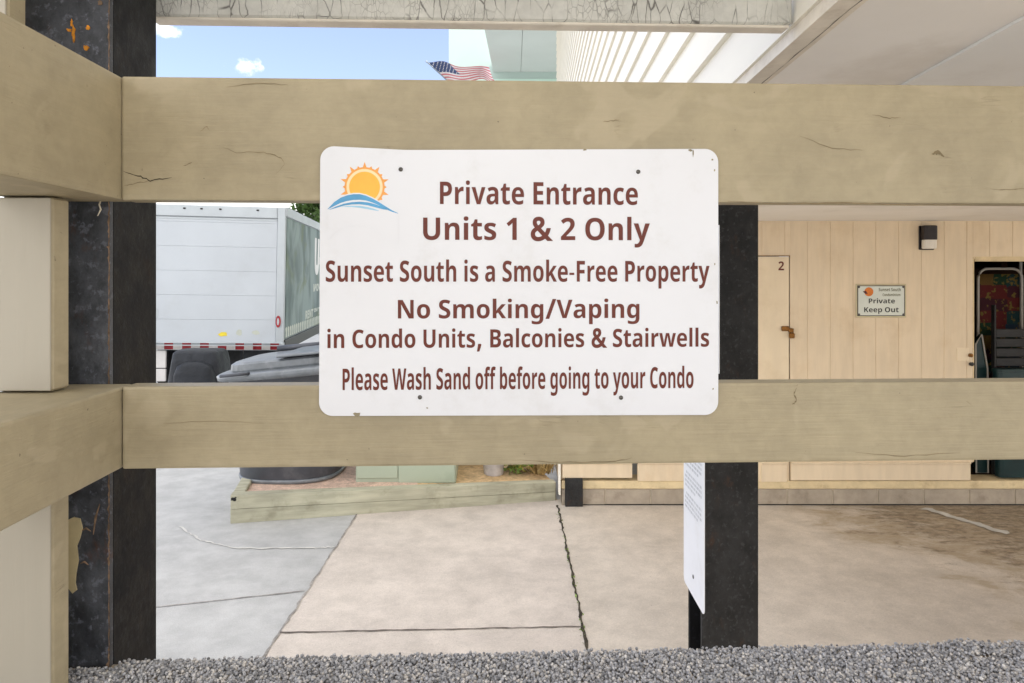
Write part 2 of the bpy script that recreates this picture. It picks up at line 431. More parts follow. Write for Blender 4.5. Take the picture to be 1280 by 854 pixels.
def side_mat():
    """glossy dark green truck side with tree reflections painted in as soft green and grey areas"""
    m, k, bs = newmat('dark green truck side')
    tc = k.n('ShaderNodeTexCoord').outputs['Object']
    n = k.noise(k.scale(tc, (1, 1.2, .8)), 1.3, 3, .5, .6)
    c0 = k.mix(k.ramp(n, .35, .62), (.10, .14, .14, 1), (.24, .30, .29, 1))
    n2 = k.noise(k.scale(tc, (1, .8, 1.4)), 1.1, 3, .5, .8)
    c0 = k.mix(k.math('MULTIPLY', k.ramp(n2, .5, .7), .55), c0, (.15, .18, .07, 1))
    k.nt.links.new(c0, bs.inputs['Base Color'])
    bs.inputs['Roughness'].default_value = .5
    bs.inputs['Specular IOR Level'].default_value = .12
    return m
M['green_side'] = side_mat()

def floral_mat():
    """bright squares of a tropical print"""
    m, k, bs = newmat('tropical print cloth')
    tc = k.n('ShaderNodeTexCoord').outputs['Object']
    vor = k.n('ShaderNodeTexVoronoi', {'Vector': k.scale(tc, (7.5, 1, 8.5)), 'Scale': 1.0, 'Randomness': .3}, feature='F1', distance='CHEBYCHEV').outputs['Color']
    hue = k.sep(vor)[0]
    cr = k.n('ShaderNodeValToRGB', {0: hue})
    e = cr.color_ramp
    e.interpolation = 'CONSTANT'
    cols = [(0, (.010, .03, .06)), (.25, (.13, .015, .014)), (.42, (.010, .045, .02)), (.6, (.01, .045, .05)), (.74, (.16, .09, .02)), (.86, (.06, .01, .02))]
    e.elements[0].position = 0; e.elements[0].color = (*cols[0][1], 1)
    e.elements[1].position = cols[1][0]; e.elements[1].color = (*cols[1][1], 1)
    for p, c in cols[2:]:
        q = e.elements.new(p); q.color = (*c, 1)
    n = k.noise(tc, 22, 4)
    c0 = k.mix(k.ramp(n, .56, .62), cr.outputs[0], (.20, .14, .03))
    k.nt.links.new(c0, bs.inputs['Base Color'])
    bs.inputs['Roughness'].default_value = .85
    return m
M['floral'] = floral_mat()

def pebble_mat():
    m, k, bs = newmat('river pebbles')
    at = k.n('ShaderNodeAttribute', None, attribute_name='tone').outputs['Fac']
    cr = k.n('ShaderNodeValToRGB', {0: at})
    e = cr.color_ramp
    e.elements[0].color = (.15, .15, .155, 1); e.elements[1].color = (.80, .79, .78, 1)
    q = e.elements.new(.35); q.color = (.36, .36, .375, 1)
    q = e.elements.new(.6); q.color = (.50, .50, .52, 1)
    q = e.elements.new(.8); q.color = (.62, .58, .53, 1)
    k.nt.links.new(cr.outputs[0], bs.inputs['Base Color'])
    bs.inputs['Roughness'].default_value = .45
    return m
M['pebble'] = pebble_mat()

# ------------------------------------------------------------------ lettering
# bold sans letters drawn as bezier outlines: {letter: [advance, [[hx,hy,x,y,hx,hy, ...] per outline]]}, 1000 units per em
import json
GLYPHS = json.loads(r'''{" ":[175,[]],"&":[492,[[224,-7,187,-7,141,-7,104,5,77,28,49,50,36,83,36,125,36,159,45,187,63,208,82,229,107,248,139,266,125,282,111,299,99,318,87,336,81,358,81,382,81,415,92,441,114,459,136,478,166,487,204,487,240,487,268,478,289,460,310,442,320,416,320,383,320,355,311,331,293,312,275,292,252,274,224,258,268,216,311,175,354,133,366,147,375,163,382,181,390,199,396,219,401,240,421,240,441,240,461,240,454,211,445,184,434,160,423,135,409,114,392,95,425,64,458,32,490,0,464,0,437,0,410,0,391,19,371,38,352,56,331,38,307,22,281,11,255,-1],[172,309,188,293,214,308,233,322,245,336,256,350,262,366,262,383,262,400,257,413,246,423,235,433,221,439,202,439,183,439,168,434,156,424,144,414,138,400,138,383,138,367,143,352,151,338,160,324],[161,46,189,46,217,46,242,50,263,60,283,69,300,80,314,93,268,139,221,184,175,229,150,215,132,200,118,185,104,171,97,151,97,127,97,102,106,83,122,68,139,53]]],",":[180,[[42,-87,28,-87,34,-61,40,-33,47,-3,53,28,58,55,61,78,82,78,103,78,124,78,126,75,127,73,129,71,123,47,115,21,104,-8,93,-36,82,-62,71,-87,57,-87]]],"-":[216,[[81,154,27,154,27,171,27,189,27,206,81,206,135,206,189,206,189,189,189,171,189,154,135,154]]],"/":[250,[[26,0,7,0,66,160,126,320,185,480,205,480,224,480,243,480,184,320,124,160,64,0,45,0]]],"1":[384,[[210,0,176,0,176,92,176,185,176,277,176,289,176,304,177,323,178,342,178,358,179,373,176,370,172,365,164,358,157,351,150,345,144,340,125,325,107,310,89,296,72,316,56,336,40,357,91,398,143,439,194,480,222,480,250,480,277,480,277,320,277,160,277,0,244,0]]],"2":[384,[[139,0,27,0,27,24,27,47,27,71,67,111,107,152,147,192,172,217,191,237,206,254,220,271,231,286,238,300,244,314,248,329,248,345,248,364,243,378,232,388,222,397,207,402,189,402,171,402,153,397,136,389,118,380,100,368,81,353,62,374,44,396,26,418,39,430,54,441,70,451,85,462,103,470,123,476,144,483,168,486,197,486,228,486,255,481,278,469,300,458,318,442,330,423,342,403,349,381,349,357,349,330,343,306,333,284,322,263,307,241,287,220,267,198,243,174,215,148,194,128,174,109,153,90,153,88,153,87,153,85,223,85,292,85,362,85,362,57,362,28,362,0,250,0]]],"A":[463,[[36,0,0,0,56,161,113,321,169,482,211,482,252,482,293,482,350,321,407,161,463,0,427,0,390,0,354,0,342,38,331,76,319,114,261,114,203,114,144,114,133,76,121,38,109,0,73,0],[181,237,170,199,212,199,253,199,295,199,283,237,271,274,259,311,257,319,254,328,251,340,247,351,244,363,240,375,237,388,234,398,232,407,229,398,226,387,223,374,219,361,215,348,212,336,209,324,206,316,204,311,193,274]]],"B":[451,[[120,0,60,0,60,160,60,320,60,480,110,480,160,480,210,480,274,480,322,471,355,453,387,435,404,403,404,358,404,331,397,308,384,289,372,270,353,259,330,255,330,253,330,252,330,251,346,248,360,242,373,234,386,226,397,215,404,199,412,184,416,164,416,139,416,96,400,62,369,37,337,12,294,0,240,0,180,0],[162,325,162,289,182,289,201,289,221,289,251,289,271,294,282,304,294,313,300,327,300,345,300,363,293,376,279,384,266,392,245,396,216,396,198,396,180,396,162,396,162,361],[162,126,162,84,184,84,206,84,228,84,259,84,280,90,292,102,304,114,310,129,310,149,310,167,304,181,292,192,279,203,257,209,225,209,204,209,183,209,162,209,162,167]]],"C":[428,[[280,-7,255,-7,205,-7,165,3,133,24,101,44,77,73,62,110,47,147,39,190,39,239,39,287,48,330,65,367,83,405,108,434,141,455,175,476,216,486,264,486,288,486,312,483,335,477,359,471,382,463,404,453,393,425,382,398,371,370,353,379,335,386,317,392,299,398,281,402,264,402,225,402,195,387,175,358,154,329,144,289,144,238,144,187,153,148,172,120,191,92,222,78,264,78,284,78,303,80,323,85,342,89,363,95,386,103,386,75,386,47,386,18,365,10,344,3,324,-1,303,-5]]],"D":[497,[[106,0,60,0,60,160,60,320,60,480,111,480,161,480,211,480,261,480,305,471,342,453,378,435,407,408,427,374,448,339,458,296,458,244,458,163,435,102,389,61,343,20,279,0,196,0,151,0],[162,188,162,84,176,84,191,84,206,84,304,84,353,137,353,242,353,295,341,334,318,359,294,384,261,396,216,396,198,396,180,396,162,396,162,292]]],"E":[376,[[152,0,60,0,60,160,60,320,60,480,152,480,244,480,336,480,336,452,336,424,336,396,278,396,220,396,162,396,162,361,162,326,162,291,216,291,270,291,324,291,324,263,324,235,324,208,270,208,216,208,162,208,162,166,162,125,162,84,220,84,278,84,336,84,336,56,336,28,336,0,244,0]]],"F":[369,[[94,0,60,0,60,160,60,320,60,480,152,480,244,480,335,480,335,452,335,424,335,396,277,396,219,396,161,396,161,355,161,314,161,273,215,273,269,273,323,273,323,245,323,217,323,189,269,189,215,189,161,189,161,126,161,63,161,0,127,0]]],"G":[486,[[296,-7,262,-7,190,-7,135,14,97,56,58,99,39,160,39,240,39,291,49,334,68,371,88,407,116,436,153,456,190,476,236,486,289,486,315,486,340,484,365,478,389,473,412,466,432,457,421,430,409,403,398,375,383,383,367,389,348,394,329,399,309,402,289,402,259,402,234,395,212,381,190,368,173,349,162,325,150,300,144,272,144,238,144,207,148,179,156,155,165,131,178,112,197,98,215,85,239,78,269,78,283,78,295,79,305,80,315,81,325,83,333,85,333,118,333,151,333,185,303,185,273,185,242,185,242,213,242,241,242,269,306,269,369,269,433,269,433,186,433,104,433,21,407,12,381,6,354,1,327,-4]]],"H":[514,[[94,0,60,0,60,160,60,320,60,480,94,480,128,480,162,480,162,417,162,354,162,291,225,291,289,291,352,291,352,354,352,417,352,480,386,480,420,480,453,480,453,320,453,160,453,0,420,0,386,0,352,0,352,69,352,138,352,207,289,207,225,207,162,207,162,138,162,69,162,0,128,0]]],"I":[261,[[94,0,21,0,21,19,21,39,21,58,41,67,60,76,80,85,80,188,80,291,80,395,60,404,41,413,21,422,21,441,21,460,21,480,94,480,167,480,240,480,240,460,240,441,240,422,220,413,201,404,181,395,181,291,181,188,181,85,201,76,220,67,240,58,240,39,240,19,240,0,167,0]]],"K":[446,[[94,0,60,0,60,160,60,320,60,480,94,480,128,480,162,480,162,406,162,333,162,260,168,269,175,279,181,288,188,298,195,307,202,316,245,371,289,425,332,480,369,480,407,480,445,480,389,409,333,338,277,267,334,178,390,89,446,0,407,0,369,0,330,0,289,67,247,135,205,202,191,192,176,182,162,171,162,114,162,57,162,0,128,0]]],"L":[379,[[159,0,60,0,60,160,60,320,60,480,94,480,128,480,162,480,162,348,162,216,162,84,227,84,292,84,357,84,357,56,357,28,357,0,258,0]]],"M":[633,[[91,0,60,0,60,160,60,320,60,480,107,480,153,480,199,480,237,357,274,235,312,113,313,113,314,113,314,113,354,235,394,357,435,480,481,480,527,480,573,480,573,320,573,160,573,0,541,0,510,0,478,0,478,76,478,151,478,227,478,242,479,260,479,279,480,299,481,318,481,335,482,353,482,366,483,375,482,375,481,375,480,375,439,250,398,125,357,0,325,0,294,0,263,0,225,125,186,251,148,376,147,376,146,376,145,376,146,367,147,354,148,336,149,318,149,299,150,278,151,258,151,240,151,223,151,149,151,74,151,0,121,0]]],"N":[546,[[91,0,60,0,60,160,60,320,60,480,103,480,146,480,189,480,258,360,328,240,397,120,398,120,398,120,399,120,398,143,396,165,396,187,395,209,394,231,394,253,394,328,394,404,394,480,425,480,455,480,486,480,486,320,486,160,486,0,443,0,400,0,357,0,287,121,217,242,148,363,147,363,146,363,145,363,147,340,148,317,149,294,151,271,151,248,151,226,151,150,151,75,151,0,121,0]]],"O":[535,[[320,-7,267,-7,215,-7,172,4,139,24,105,45,80,74,63,111,47,148,39,191,39,241,39,291,47,334,63,371,80,407,105,436,139,456,172,477,216,487,268,487,320,487,363,477,396,456,430,436,455,407,471,370,487,333,496,290,496,240,496,191,487,147,471,110,455,74,430,45,396,24,363,4],[225,79,267,79,311,79,342,93,361,122,379,151,389,190,389,240,389,291,379,331,361,359,342,388,311,402,268,402,225,402,194,388,175,359,155,331,146,291,146,240,146,190,155,151,175,122,194,93]]],"P":[422,[[94,0,60,0,60,160,60,320,60,480,111,480,163,480,214,480,275,480,320,466,349,440,377,413,392,376,392,330,392,302,386,276,374,252,362,227,343,208,316,193,289,178,252,171,206,171,191,171,176,171,162,171,162,114,162,57,162,0,128,0],[162,301,162,254,173,254,184,254,195,254,224,254,247,260,264,271,280,282,289,301,289,326,289,373,262,396,208,396,193,396,177,396,162,396,162,349]]],"R":[443,[[94,0,60,0,60,160,60,320,60,480,107,480,154,480,200,480,266,480,314,468,345,444,376,420,392,384,392,336,392,314,387,295,379,278,371,262,360,248,346,237,333,225,318,216,302,209,349,139,396,70,443,0,406,0,368,0,330,0,292,61,254,123,216,184,198,184,180,184,162,184,162,123,162,61,162,0,128,0],[162,310,162,267,173,267,184,267,195,267,228,267,252,272,267,283,282,295,289,311,289,333,289,356,281,372,266,382,250,391,226,396,193,396,182,396,172,396,162,396,162,353]]],"S":[370,[[223,-7,167,-7,116,-7,71,3,31,22,31,54,31,85,31,117,54,107,77,98,102,90,126,81,150,77,175,77,200,77,217,82,228,92,239,101,244,113,244,128,244,146,235,161,217,172,199,183,177,195,150,207,139,212,127,218,114,225,101,233,89,242,77,253,65,264,55,278,48,293,40,309,36,328,36,350,36,393,51,426,80,450,109,474,149,486,199,486,224,486,248,483,270,478,293,472,317,463,341,453,330,426,319,400,308,373,286,382,267,389,249,394,232,399,214,402,195,402,176,402,161,397,151,388,141,379,136,368,136,353,136,336,143,323,158,313,174,303,196,290,226,277,251,266,272,254,289,241,306,228,320,213,329,196,338,179,343,158,343,133,343,90,328,57,297,31,267,6]]],"T":[389,[[178,0,144,0,144,132,144,263,144,395,100,395,57,395,13,395,13,423,13,451,13,480,134,480,255,480,375,480,375,451,375,423,375,395,332,395,289,395,245,395,245,263,245,132,245,0,211,0]]],"U":[508,[[297,-7,252,-7,188,-7,140,10,107,42,74,74,57,117,57,171,57,274,57,377,57,480,91,480,125,480,158,480,158,382,158,284,158,186,158,147,167,119,183,103,199,87,223,79,255,79,288,79,312,87,327,105,342,122,349,150,349,187,349,284,349,382,349,480,383,480,417,480,451,480,451,376,451,273,451,169,451,136,443,106,429,80,414,53,392,32,363,16,334,1]]],"V":[437,[[199,0,163,0,108,160,54,320,0,480,34,480,69,480,103,480,133,384,163,289,193,194,195,189,197,180,200,167,204,154,207,140,211,125,214,111,217,99,218,89,220,99,222,111,225,125,229,140,232,154,236,167,239,180,242,189,243,194,273,289,304,384,334,480,368,480,402,480,437,480,382,320,328,160,273,0,236,0]]],"W":[649,[[161,0,122,0,81,160,41,320,0,480,33,480,67,480,100,480,120,392,141,305,161,218,164,207,167,194,170,179,173,163,176,147,179,132,181,116,183,103,185,92,186,103,188,117,191,132,193,147,196,162,199,177,203,192,205,203,207,211,230,300,253,390,277,480,309,480,341,480,373,480,396,390,419,300,443,211,445,203,447,192,450,177,453,163,456,147,459,132,461,116,463,103,465,92,466,103,468,117,471,132,473,147,476,163,480,179,483,194,486,207,488,218,509,305,529,392,549,480,583,480,616,480,649,480,609,320,568,160,527,0,489,0,450,0,412,0,390,84,368,168,347,252,345,257,344,264,342,274,339,284,337,295,335,306,332,318,330,329,328,339,327,350,325,358,324,364,324,358,323,350,321,339,319,329,317,318,314,307,312,295,310,284,308,274,305,264,304,257,302,251,281,167,259,84,238,0,199,0]]],"Y":[419,[[193,0,159,0,159,61,159,122,159,183,106,282,53,381,0,480,37,480,73,480,110,480,143,414,176,348,210,282,243,348,276,414,310,480,346,480,383,480,419,480,366,382,313,284,260,187,260,124,260,62,260,0,226,0]]],"a":[406,[[172,-7,142,-7,109,-7,82,3,60,22,39,41,28,70,28,109,28,148,42,177,69,196,96,214,137,225,192,226,213,227,235,228,256,228,256,234,256,239,256,244,256,264,251,278,241,287,231,296,217,300,199,300,181,300,163,298,146,292,129,287,112,281,95,273,84,296,73,319,62,341,82,351,104,360,128,365,152,371,177,374,203,374,252,374,290,363,316,342,342,321,355,288,355,244,355,163,355,81,355,0,332,0,309,0,285,0,279,17,272,33,266,50,265,50,264,50,263,50,248,30,231,16,214,7,196,-2],[165,66,179,66,201,66,219,73,234,86,248,98,256,116,256,140,256,150,256,160,256,170,243,169,230,169,217,169,185,168,162,162,150,151,137,140,131,126,131,109,131,94,135,83,144,76,153,70]]],"b":[425,[[296,-7,254,-7,227,-7,206,-2,190,8,175,17,162,28,152,40,150,40,148,40,146,40,140,27,135,13,129,0,103,0,78,0,52,0,52,170,52,340,52,510,86,510,119,510,152,510,152,471,152,431,152,392,152,378,152,364,151,351,150,337,149,327,148,319,150,319,151,319,152,319,162,334,176,347,192,358,209,368,230,373,257,373,298,373,331,357,357,325,382,293,395,246,395,184,395,121,382,74,356,42,330,9],[198,75,226,75,246,75,263,84,275,103,287,122,293,150,293,185,293,221,287,248,274,266,262,284,245,293,224,293,198,293,180,285,170,269,159,253,153,229,152,195,152,192,152,188,152,185,152,149,158,122,168,103,179,84]]],"c":[345,[[227,-7,201,-7,147,-7,105,8,75,39,45,69,30,116,30,181,30,226,38,263,53,291,68,319,89,340,117,353,144,367,175,373,210,373,235,373,257,371,276,366,294,361,310,355,324,349,315,323,305,297,295,271,279,278,264,283,251,287,237,291,224,293,210,293,158,293,132,256,132,182,132,145,139,118,153,101,166,83,186,75,210,75,231,75,250,77,266,83,282,89,298,96,313,106,313,78,313,49,313,21,298,11,282,4,265,0,248,-5]]],"d":[425,[[195,-7,169,-7,128,-7,95,9,69,41,43,73,30,120,30,183,30,245,43,293,69,325,95,357,129,373,171,373,198,373,219,368,236,358,253,348,267,335,277,320,278,320,279,320,280,320,279,327,277,337,275,351,274,365,273,379,273,393,273,432,273,471,273,510,306,510,339,510,373,510,373,340,373,170,373,0,347,0,322,0,296,0,290,16,283,32,277,48,275,48,274,48,273,48,263,32,250,20,233,9,216,-1],[181,73,203,73,231,73,251,81,262,98,273,114,279,139,279,171,279,175,279,178,279,182,279,218,274,245,263,264,252,283,232,292,202,292,180,292,163,283,150,264,138,245,132,217,132,181,132,146,138,119,150,100,163,82]]],"e":[397,[[246,-7,218,-7,182,-7,149,0,121,14,93,27,71,48,54,76,38,104,30,139,30,181,30,224,37,259,52,288,67,316,87,338,113,352,139,366,169,373,203,373,254,373,294,359,324,330,353,301,368,260,368,207,368,191,368,175,368,158,289,158,210,158,132,158,133,130,141,108,157,92,173,76,195,68,223,68,247,68,268,70,287,75,307,80,327,87,347,97,347,71,347,45,347,19,329,11,310,4,290,0,271,-5],[136,251,134,225,180,225,227,225,274,225,274,247,268,266,257,280,245,295,228,302,204,302,185,302,169,296,156,283,143,271]]],"f":[260,[[102,0,69,0,69,97,69,194,69,291,50,291,32,291,13,291,13,308,13,324,13,340,32,349,50,358,69,367,69,376,69,385,69,394,69,425,74,449,84,466,95,484,110,496,129,503,149,510,172,514,198,514,218,514,236,512,252,509,267,506,280,502,290,498,282,474,273,450,265,425,257,427,249,429,240,431,231,434,221,435,209,435,195,435,185,430,178,422,172,413,169,403,169,390,169,382,169,374,169,367,197,367,226,367,255,367,255,342,255,317,255,291,226,291,197,291,169,291,169,194,169,97,169,0,135,0]]],"g":[425,[[250,-161,189,-161,163,-161,139,-160,117,-156,95,-153,73,-148,52,-140,52,-113,52,-86,52,-60,98,-79,145,-88,195,-88,247,-88,273,-60,273,-5,273,-2,273,0,273,3,273,10,273,18,274,26,274,34,275,41,275,48,274,48,274,48,273,48,260,28,245,15,228,6,210,-2,191,-7,169,-7,125,-7,91,10,67,43,42,77,30,123,30,183,30,243,43,289,68,323,93,357,127,373,171,373,216,373,252,355,277,320,278,320,279,320,280,320,283,335,285,351,288,367,316,367,345,367,373,367,373,244,373,122,373,-1,373,-53,357,-93,326,-120,296,-148],[156,72,204,72,230,72,249,79,261,94,273,108,279,134,279,170,279,174,279,178,279,182,279,221,273,250,261,267,249,284,230,292,203,292,156,292,132,255,132,181,132,108]]],"h":[441,[[86,0,52,0,52,170,52,340,52,510,86,510,119,510,152,510,152,476,152,441,152,406,152,388,152,371,151,355,150,338,149,326,148,320,150,320,151,320,153,320,165,338,180,352,198,361,216,369,237,373,259,373,299,373,331,363,355,342,379,320,391,286,391,239,391,159,391,80,391,0,358,0,324,0,291,0,291,71,291,143,291,214,291,267,271,293,232,293,202,293,181,283,170,262,158,241,152,212,152,173,152,115,152,58,152,0,119,0]]],"i":[205,[[118,412,103,412,88,412,75,416,64,423,54,430,48,443,48,461,48,480,54,493,64,500,75,507,88,510,103,510,118,510,130,507,141,500,152,493,157,480,157,461,157,443,152,430,141,423,130,416],[86,0,52,0,52,122,52,244,52,367,86,367,119,367,152,367,152,244,152,122,152,0,119,0]]],"k":[416,[[86,0,52,0,52,170,52,340,52,510,86,510,119,510,152,510,152,434,152,358,152,282,152,268,152,254,151,241,150,227,148,213,147,199,148,199,148,199,148,199,155,209,162,218,169,228,176,238,184,247,192,255,226,292,261,330,295,367,332,367,370,367,408,367,359,314,310,261,262,208,313,138,365,69,416,0,378,0,339,0,301,0,266,49,231,99,195,148,181,137,167,126,152,114,152,76,152,38,152,0,119,0]]],"l":[205,[[86,0,52,0,52,170,52,340,52,510,86,510,119,510,152,510,152,340,152,170,152,0,119,0]]],"m":[660,[[86,0,52,0,52,122,52,244,52,367,78,367,103,367,129,367,133,351,138,335,142,320,144,320,146,320,148,320,159,338,174,352,194,361,213,369,233,373,255,373,281,373,304,369,323,360,342,352,356,338,366,320,369,320,372,320,375,320,386,338,401,352,421,361,441,369,462,373,483,373,525,373,556,363,577,342,599,320,609,286,609,239,609,159,609,80,609,0,576,0,542,0,509,0,509,71,509,143,509,214,509,267,491,293,454,293,428,293,409,284,398,265,386,246,381,219,381,184,381,123,381,61,381,0,347,0,314,0,281,0,281,71,281,143,281,214,281,267,262,293,226,293,198,293,179,283,168,262,158,241,152,212,152,173,152,115,152,58,152,0,119,0]]],"n":[441,[[86,0,52,0,52,122,52,244,52,367,78,367,103,367,129,367,133,351,138,335,142,320,144,320,146,320,148,320,159,338,175,352,196,361,216,369,238,373,261,373,300,373,332,363,355,342,379,320,391,286,391,239,391,159,391,80,391,0,358,0,324,0,291,0,291,71,291,143,291,214,291,241,286,260,277,274,267,287,252,293,232,293,201,293,180,283,169,262,158,241,152,212,152,173,152,115,152,58,152,0,119,0]]],"o":[416,[[262,-7,207,-7,173,-7,142,1,116,15,89,30,68,52,53,80,38,109,30,143,30,184,30,245,46,292,78,324,110,357,153,373,209,373,243,373,274,366,300,351,327,336,347,315,363,287,378,259,385,225,385,184,385,123,369,76,337,43,305,10],[181,74,208,74,235,74,254,83,266,102,277,120,283,148,283,184,283,220,277,247,266,266,254,284,234,293,208,293,181,293,162,284,150,266,138,247,132,220,132,184,132,148,138,120,150,102,162,83]]],"p":[425,[[86,-161,52,-161,52,15,52,191,52,367,79,367,107,367,134,367,138,351,143,335,148,319,149,319,151,319,152,319,162,334,176,347,192,357,209,368,230,373,257,373,298,373,331,357,357,325,382,293,395,246,395,184,395,122,382,74,355,42,329,10,295,-7,254,-7,227,-7,206,-2,191,8,175,17,162,28,152,40,151,40,149,40,147,40,151,21,152,4,152,-13,152,-63,152,-112,152,-161,119,-161],[198,75,226,75,248,75,265,84,276,103,287,122,293,150,293,185,293,257,270,293,224,293,198,293,180,285,170,269,159,253,153,229,152,195,152,192,152,188,152,185,152,149,158,122,168,103,179,84]]],"r":[305,[[86,0,52,0,52,122,52,244,52,367,78,367,103,367,128,367,133,346,138,325,143,305,145,305,146,305,148,305,158,324,173,340,192,353,211,367,233,373,257,373,262,373,268,373,275,373,281,372,287,372,291,371,288,339,286,308,283,277,280,278,276,278,270,279,264,280,258,280,254,280,237,280,221,277,205,271,189,265,177,255,167,242,157,228,152,210,152,187,152,124,152,62,152,0,119,0]]],"s":[334,[[204,-7,152,-7,126,-7,104,-5,86,-2,68,2,49,7,31,15,31,42,31,70,31,97,51,88,72,81,95,75,118,69,138,66,155,66,175,66,189,69,197,75,205,81,210,89,210,98,210,104,208,110,204,115,201,120,194,125,183,132,171,138,154,146,130,156,107,166,89,175,74,185,59,195,48,206,41,220,34,234,30,251,30,271,30,305,43,331,70,348,96,365,131,373,175,373,198,373,220,371,240,367,261,362,282,355,304,345,294,321,284,297,274,273,256,280,239,287,223,292,207,297,191,300,174,300,144,300,130,291,130,275,130,270,132,264,135,260,139,255,147,250,157,244,168,239,185,232,206,223,227,214,245,206,261,196,276,187,288,176,296,162,304,149,308,131,308,109,308,72,295,43,269,23,243,3]]],"t":[291,[[197,-7,178,-7,156,-7,136,-3,119,4,102,11,88,24,78,41,68,59,63,84,63,115,63,174,63,233,63,291,47,291,31,291,15,291,15,306,15,320,15,334,34,345,52,356,71,367,80,393,90,419,99,445,121,445,142,445,163,445,163,419,163,393,163,367,197,367,232,367,266,367,266,342,266,317,266,291,232,291,197,291,163,291,163,233,163,174,163,115,163,101,167,91,175,84,183,77,194,73,207,73,218,73,229,74,239,77,249,79,260,81,270,85,270,60,270,35,270,10,259,6,246,2,230,-2,214,-5]]],"u":[441,[[203,-7,181,-7,141,-7,110,4,86,25,62,46,50,81,50,128,50,207,50,287,50,367,84,367,117,367,150,367,150,295,150,224,150,152,150,126,155,107,165,93,174,80,189,73,210,73,240,73,261,84,272,104,283,125,289,155,289,194,289,252,289,309,289,367,322,367,355,367,389,367,389,244,389,122,389,0,363,0,338,0,312,0,308,16,303,31,299,47,297,47,295,47,293,47,282,28,266,15,245,6,225,-2]]],"v":[382,[[174,0,140,0,93,122,47,244,0,367,35,367,70,367,105,367,128,297,152,227,175,158,179,145,183,132,185,119,187,105,189,93,189,83,190,83,191,83,192,83,193,107,198,132,207,158,230,227,254,297,277,367,312,367,347,367,382,367,336,244,289,122,242,0,208,0]]],"w":[575,[[147,0,111,0,76,122,41,244,7,367,40,367,73,367,106,367,120,313,134,258,148,204,152,193,154,180,157,164,159,148,162,133,164,119,166,104,168,92,169,84,169,84,170,84,171,84,172,90,173,99,174,109,175,120,177,131,179,142,181,153,183,163,184,172,186,181,187,188,188,191,203,249,218,308,233,367,270,367,306,367,343,367,358,308,372,249,386,191,388,184,390,174,393,161,395,147,397,133,399,118,401,104,402,92,402,84,403,84,404,84,405,84,406,92,407,103,410,117,412,132,414,147,417,163,420,179,423,193,426,204,441,258,456,313,470,367,503,367,535,367,568,367,533,244,498,122,463,0,426,0,390,0,354,0,345,43,335,86,326,128,324,136,321,147,318,162,315,177,311,193,307,211,303,228,299,244,296,258,292,273,289,283,288,290,287,290,286,290,285,290,284,283,282,273,278,258,275,244,271,228,267,211,263,193,259,177,256,162,252,147,250,135,248,127,238,85,228,42,218,0,182,0]]],"y":[382,[[109,-161,74,-161,63,-161,53,-161,45,-160,36,-158,29,-157,23,-156,23,-129,23,-103,23,-77,28,-77,34,-78,41,-79,48,-80,55,-81,62,-81,84,-81,100,-74,112,-61,125,-49,134,-33,140,-15,142,-9,144,-3,146,3,97,124,49,245,0,367,36,367,73,367,109,367,133,298,156,229,179,161,182,151,185,140,187,130,188,119,190,108,191,97,191,97,192,97,193,97,194,108,196,119,198,130,201,140,204,151,207,161,229,229,252,298,275,367,310,367,346,367,382,367,330,229,279,91,227,-47,213,-85,193,-114,166,-133,140,-152]]]}''')
def text_mesh(txt, offset=0.0, spacing=1.0):
    """flat filled letters; the thin signs & , / are swollen to the weight of the bold letters"""
    bm = bmesh.new()
    for part in (0, 1):
        cu = bpy.data.curves.new('t', 'CURVE')
        cu.dimensions = '2D'; cu.fill_mode = 'BOTH'; cu.resolution_u = 4; cu.offset = offset + .020 * part
        x = 0.0
        for ch in txt:
            adv, outs = GLYPHS[ch]
            if ch in '&,/': adv += 60
            for o_ in (outs if (ch in '&,/') == bool(part) else ()):
                n = len(o_) // 6
                sp_ = cu.splines.new('BEZIER'); sp_.bezier_points.add(n - 1); sp_.use_cyclic_u = True
                dx = .03 if part else 0
                for i, bp_ in enumerate(sp_.bezier_points):
                    a = [q / 1000 for q in o_[6 * i:6 * i + 6]]
                    bp_.handle_left_type = bp_.handle_right_type = 'FREE'
                    bp_.handle_left = (a[0] + x + dx, a[1], 0); bp_.co = (a[2] + x + dx, a[3], 0); bp_.handle_right = (a[4] + x + dx, a[5], 0)
            x += adv / 1000 * spacing
        if len(cu.splines):
            o = bpy.data.objects.new('t', cu); col.objects.link(o)
            bpy.context.view_layer.update()
            me = bpy.data.meshes.new_from_object(o.evaluated_get(bpy.context.evaluated_depsgraph_get()))
            bm.from_mesh(me); bpy.data.meshes.remove(me)
            bpy.data.objects.remove(o)
        bpy.data.curves.remove(cu)
    me = bpy.data.meshes.new('t'); bm.to_mesh(me); bm.free()
    return me
CAP = {}
def lettering(name, txt, parent, mat, x0, x1, zb, zt, y, offset=0.0, flip=None, spacing=1.0):
    """letters fitted between x0..x1, baseline zb, capital height to zt, printed on the plane at y"""
    if offset not in CAP:
        h = text_mesh('H', offset); CAP[offset] = (min(v.co.y for v in h.vertices), max(v.co.y for v in h.vertices))
    lo, hi = CAP[offset]
    me = text_mesh(txt, offset, spacing)
    n = len(me.vertices); a = np.empty(n * 3); me.vertices.foreach_get('co', a); a = a.reshape(-1, 3)
    xm, xM = a[:, 0].min(), a[:, 0].max()
    out = np.empty_like(a)
    out[:, 0] = x0 + (a[:, 0] - xm) / (xM - xm) * (x1 - x0)
    out[:, 1] = y
    out[:, 2] = zb + (a[:, 1] - lo) / (hi - lo) * (zt - zb)
    if flip: out = np.array([flip(*p) for p in out])
    me.vertices.foreach_set('co', out.ravel())
    me.name = name
    o = obj(name, me, mat, parent)
    return o

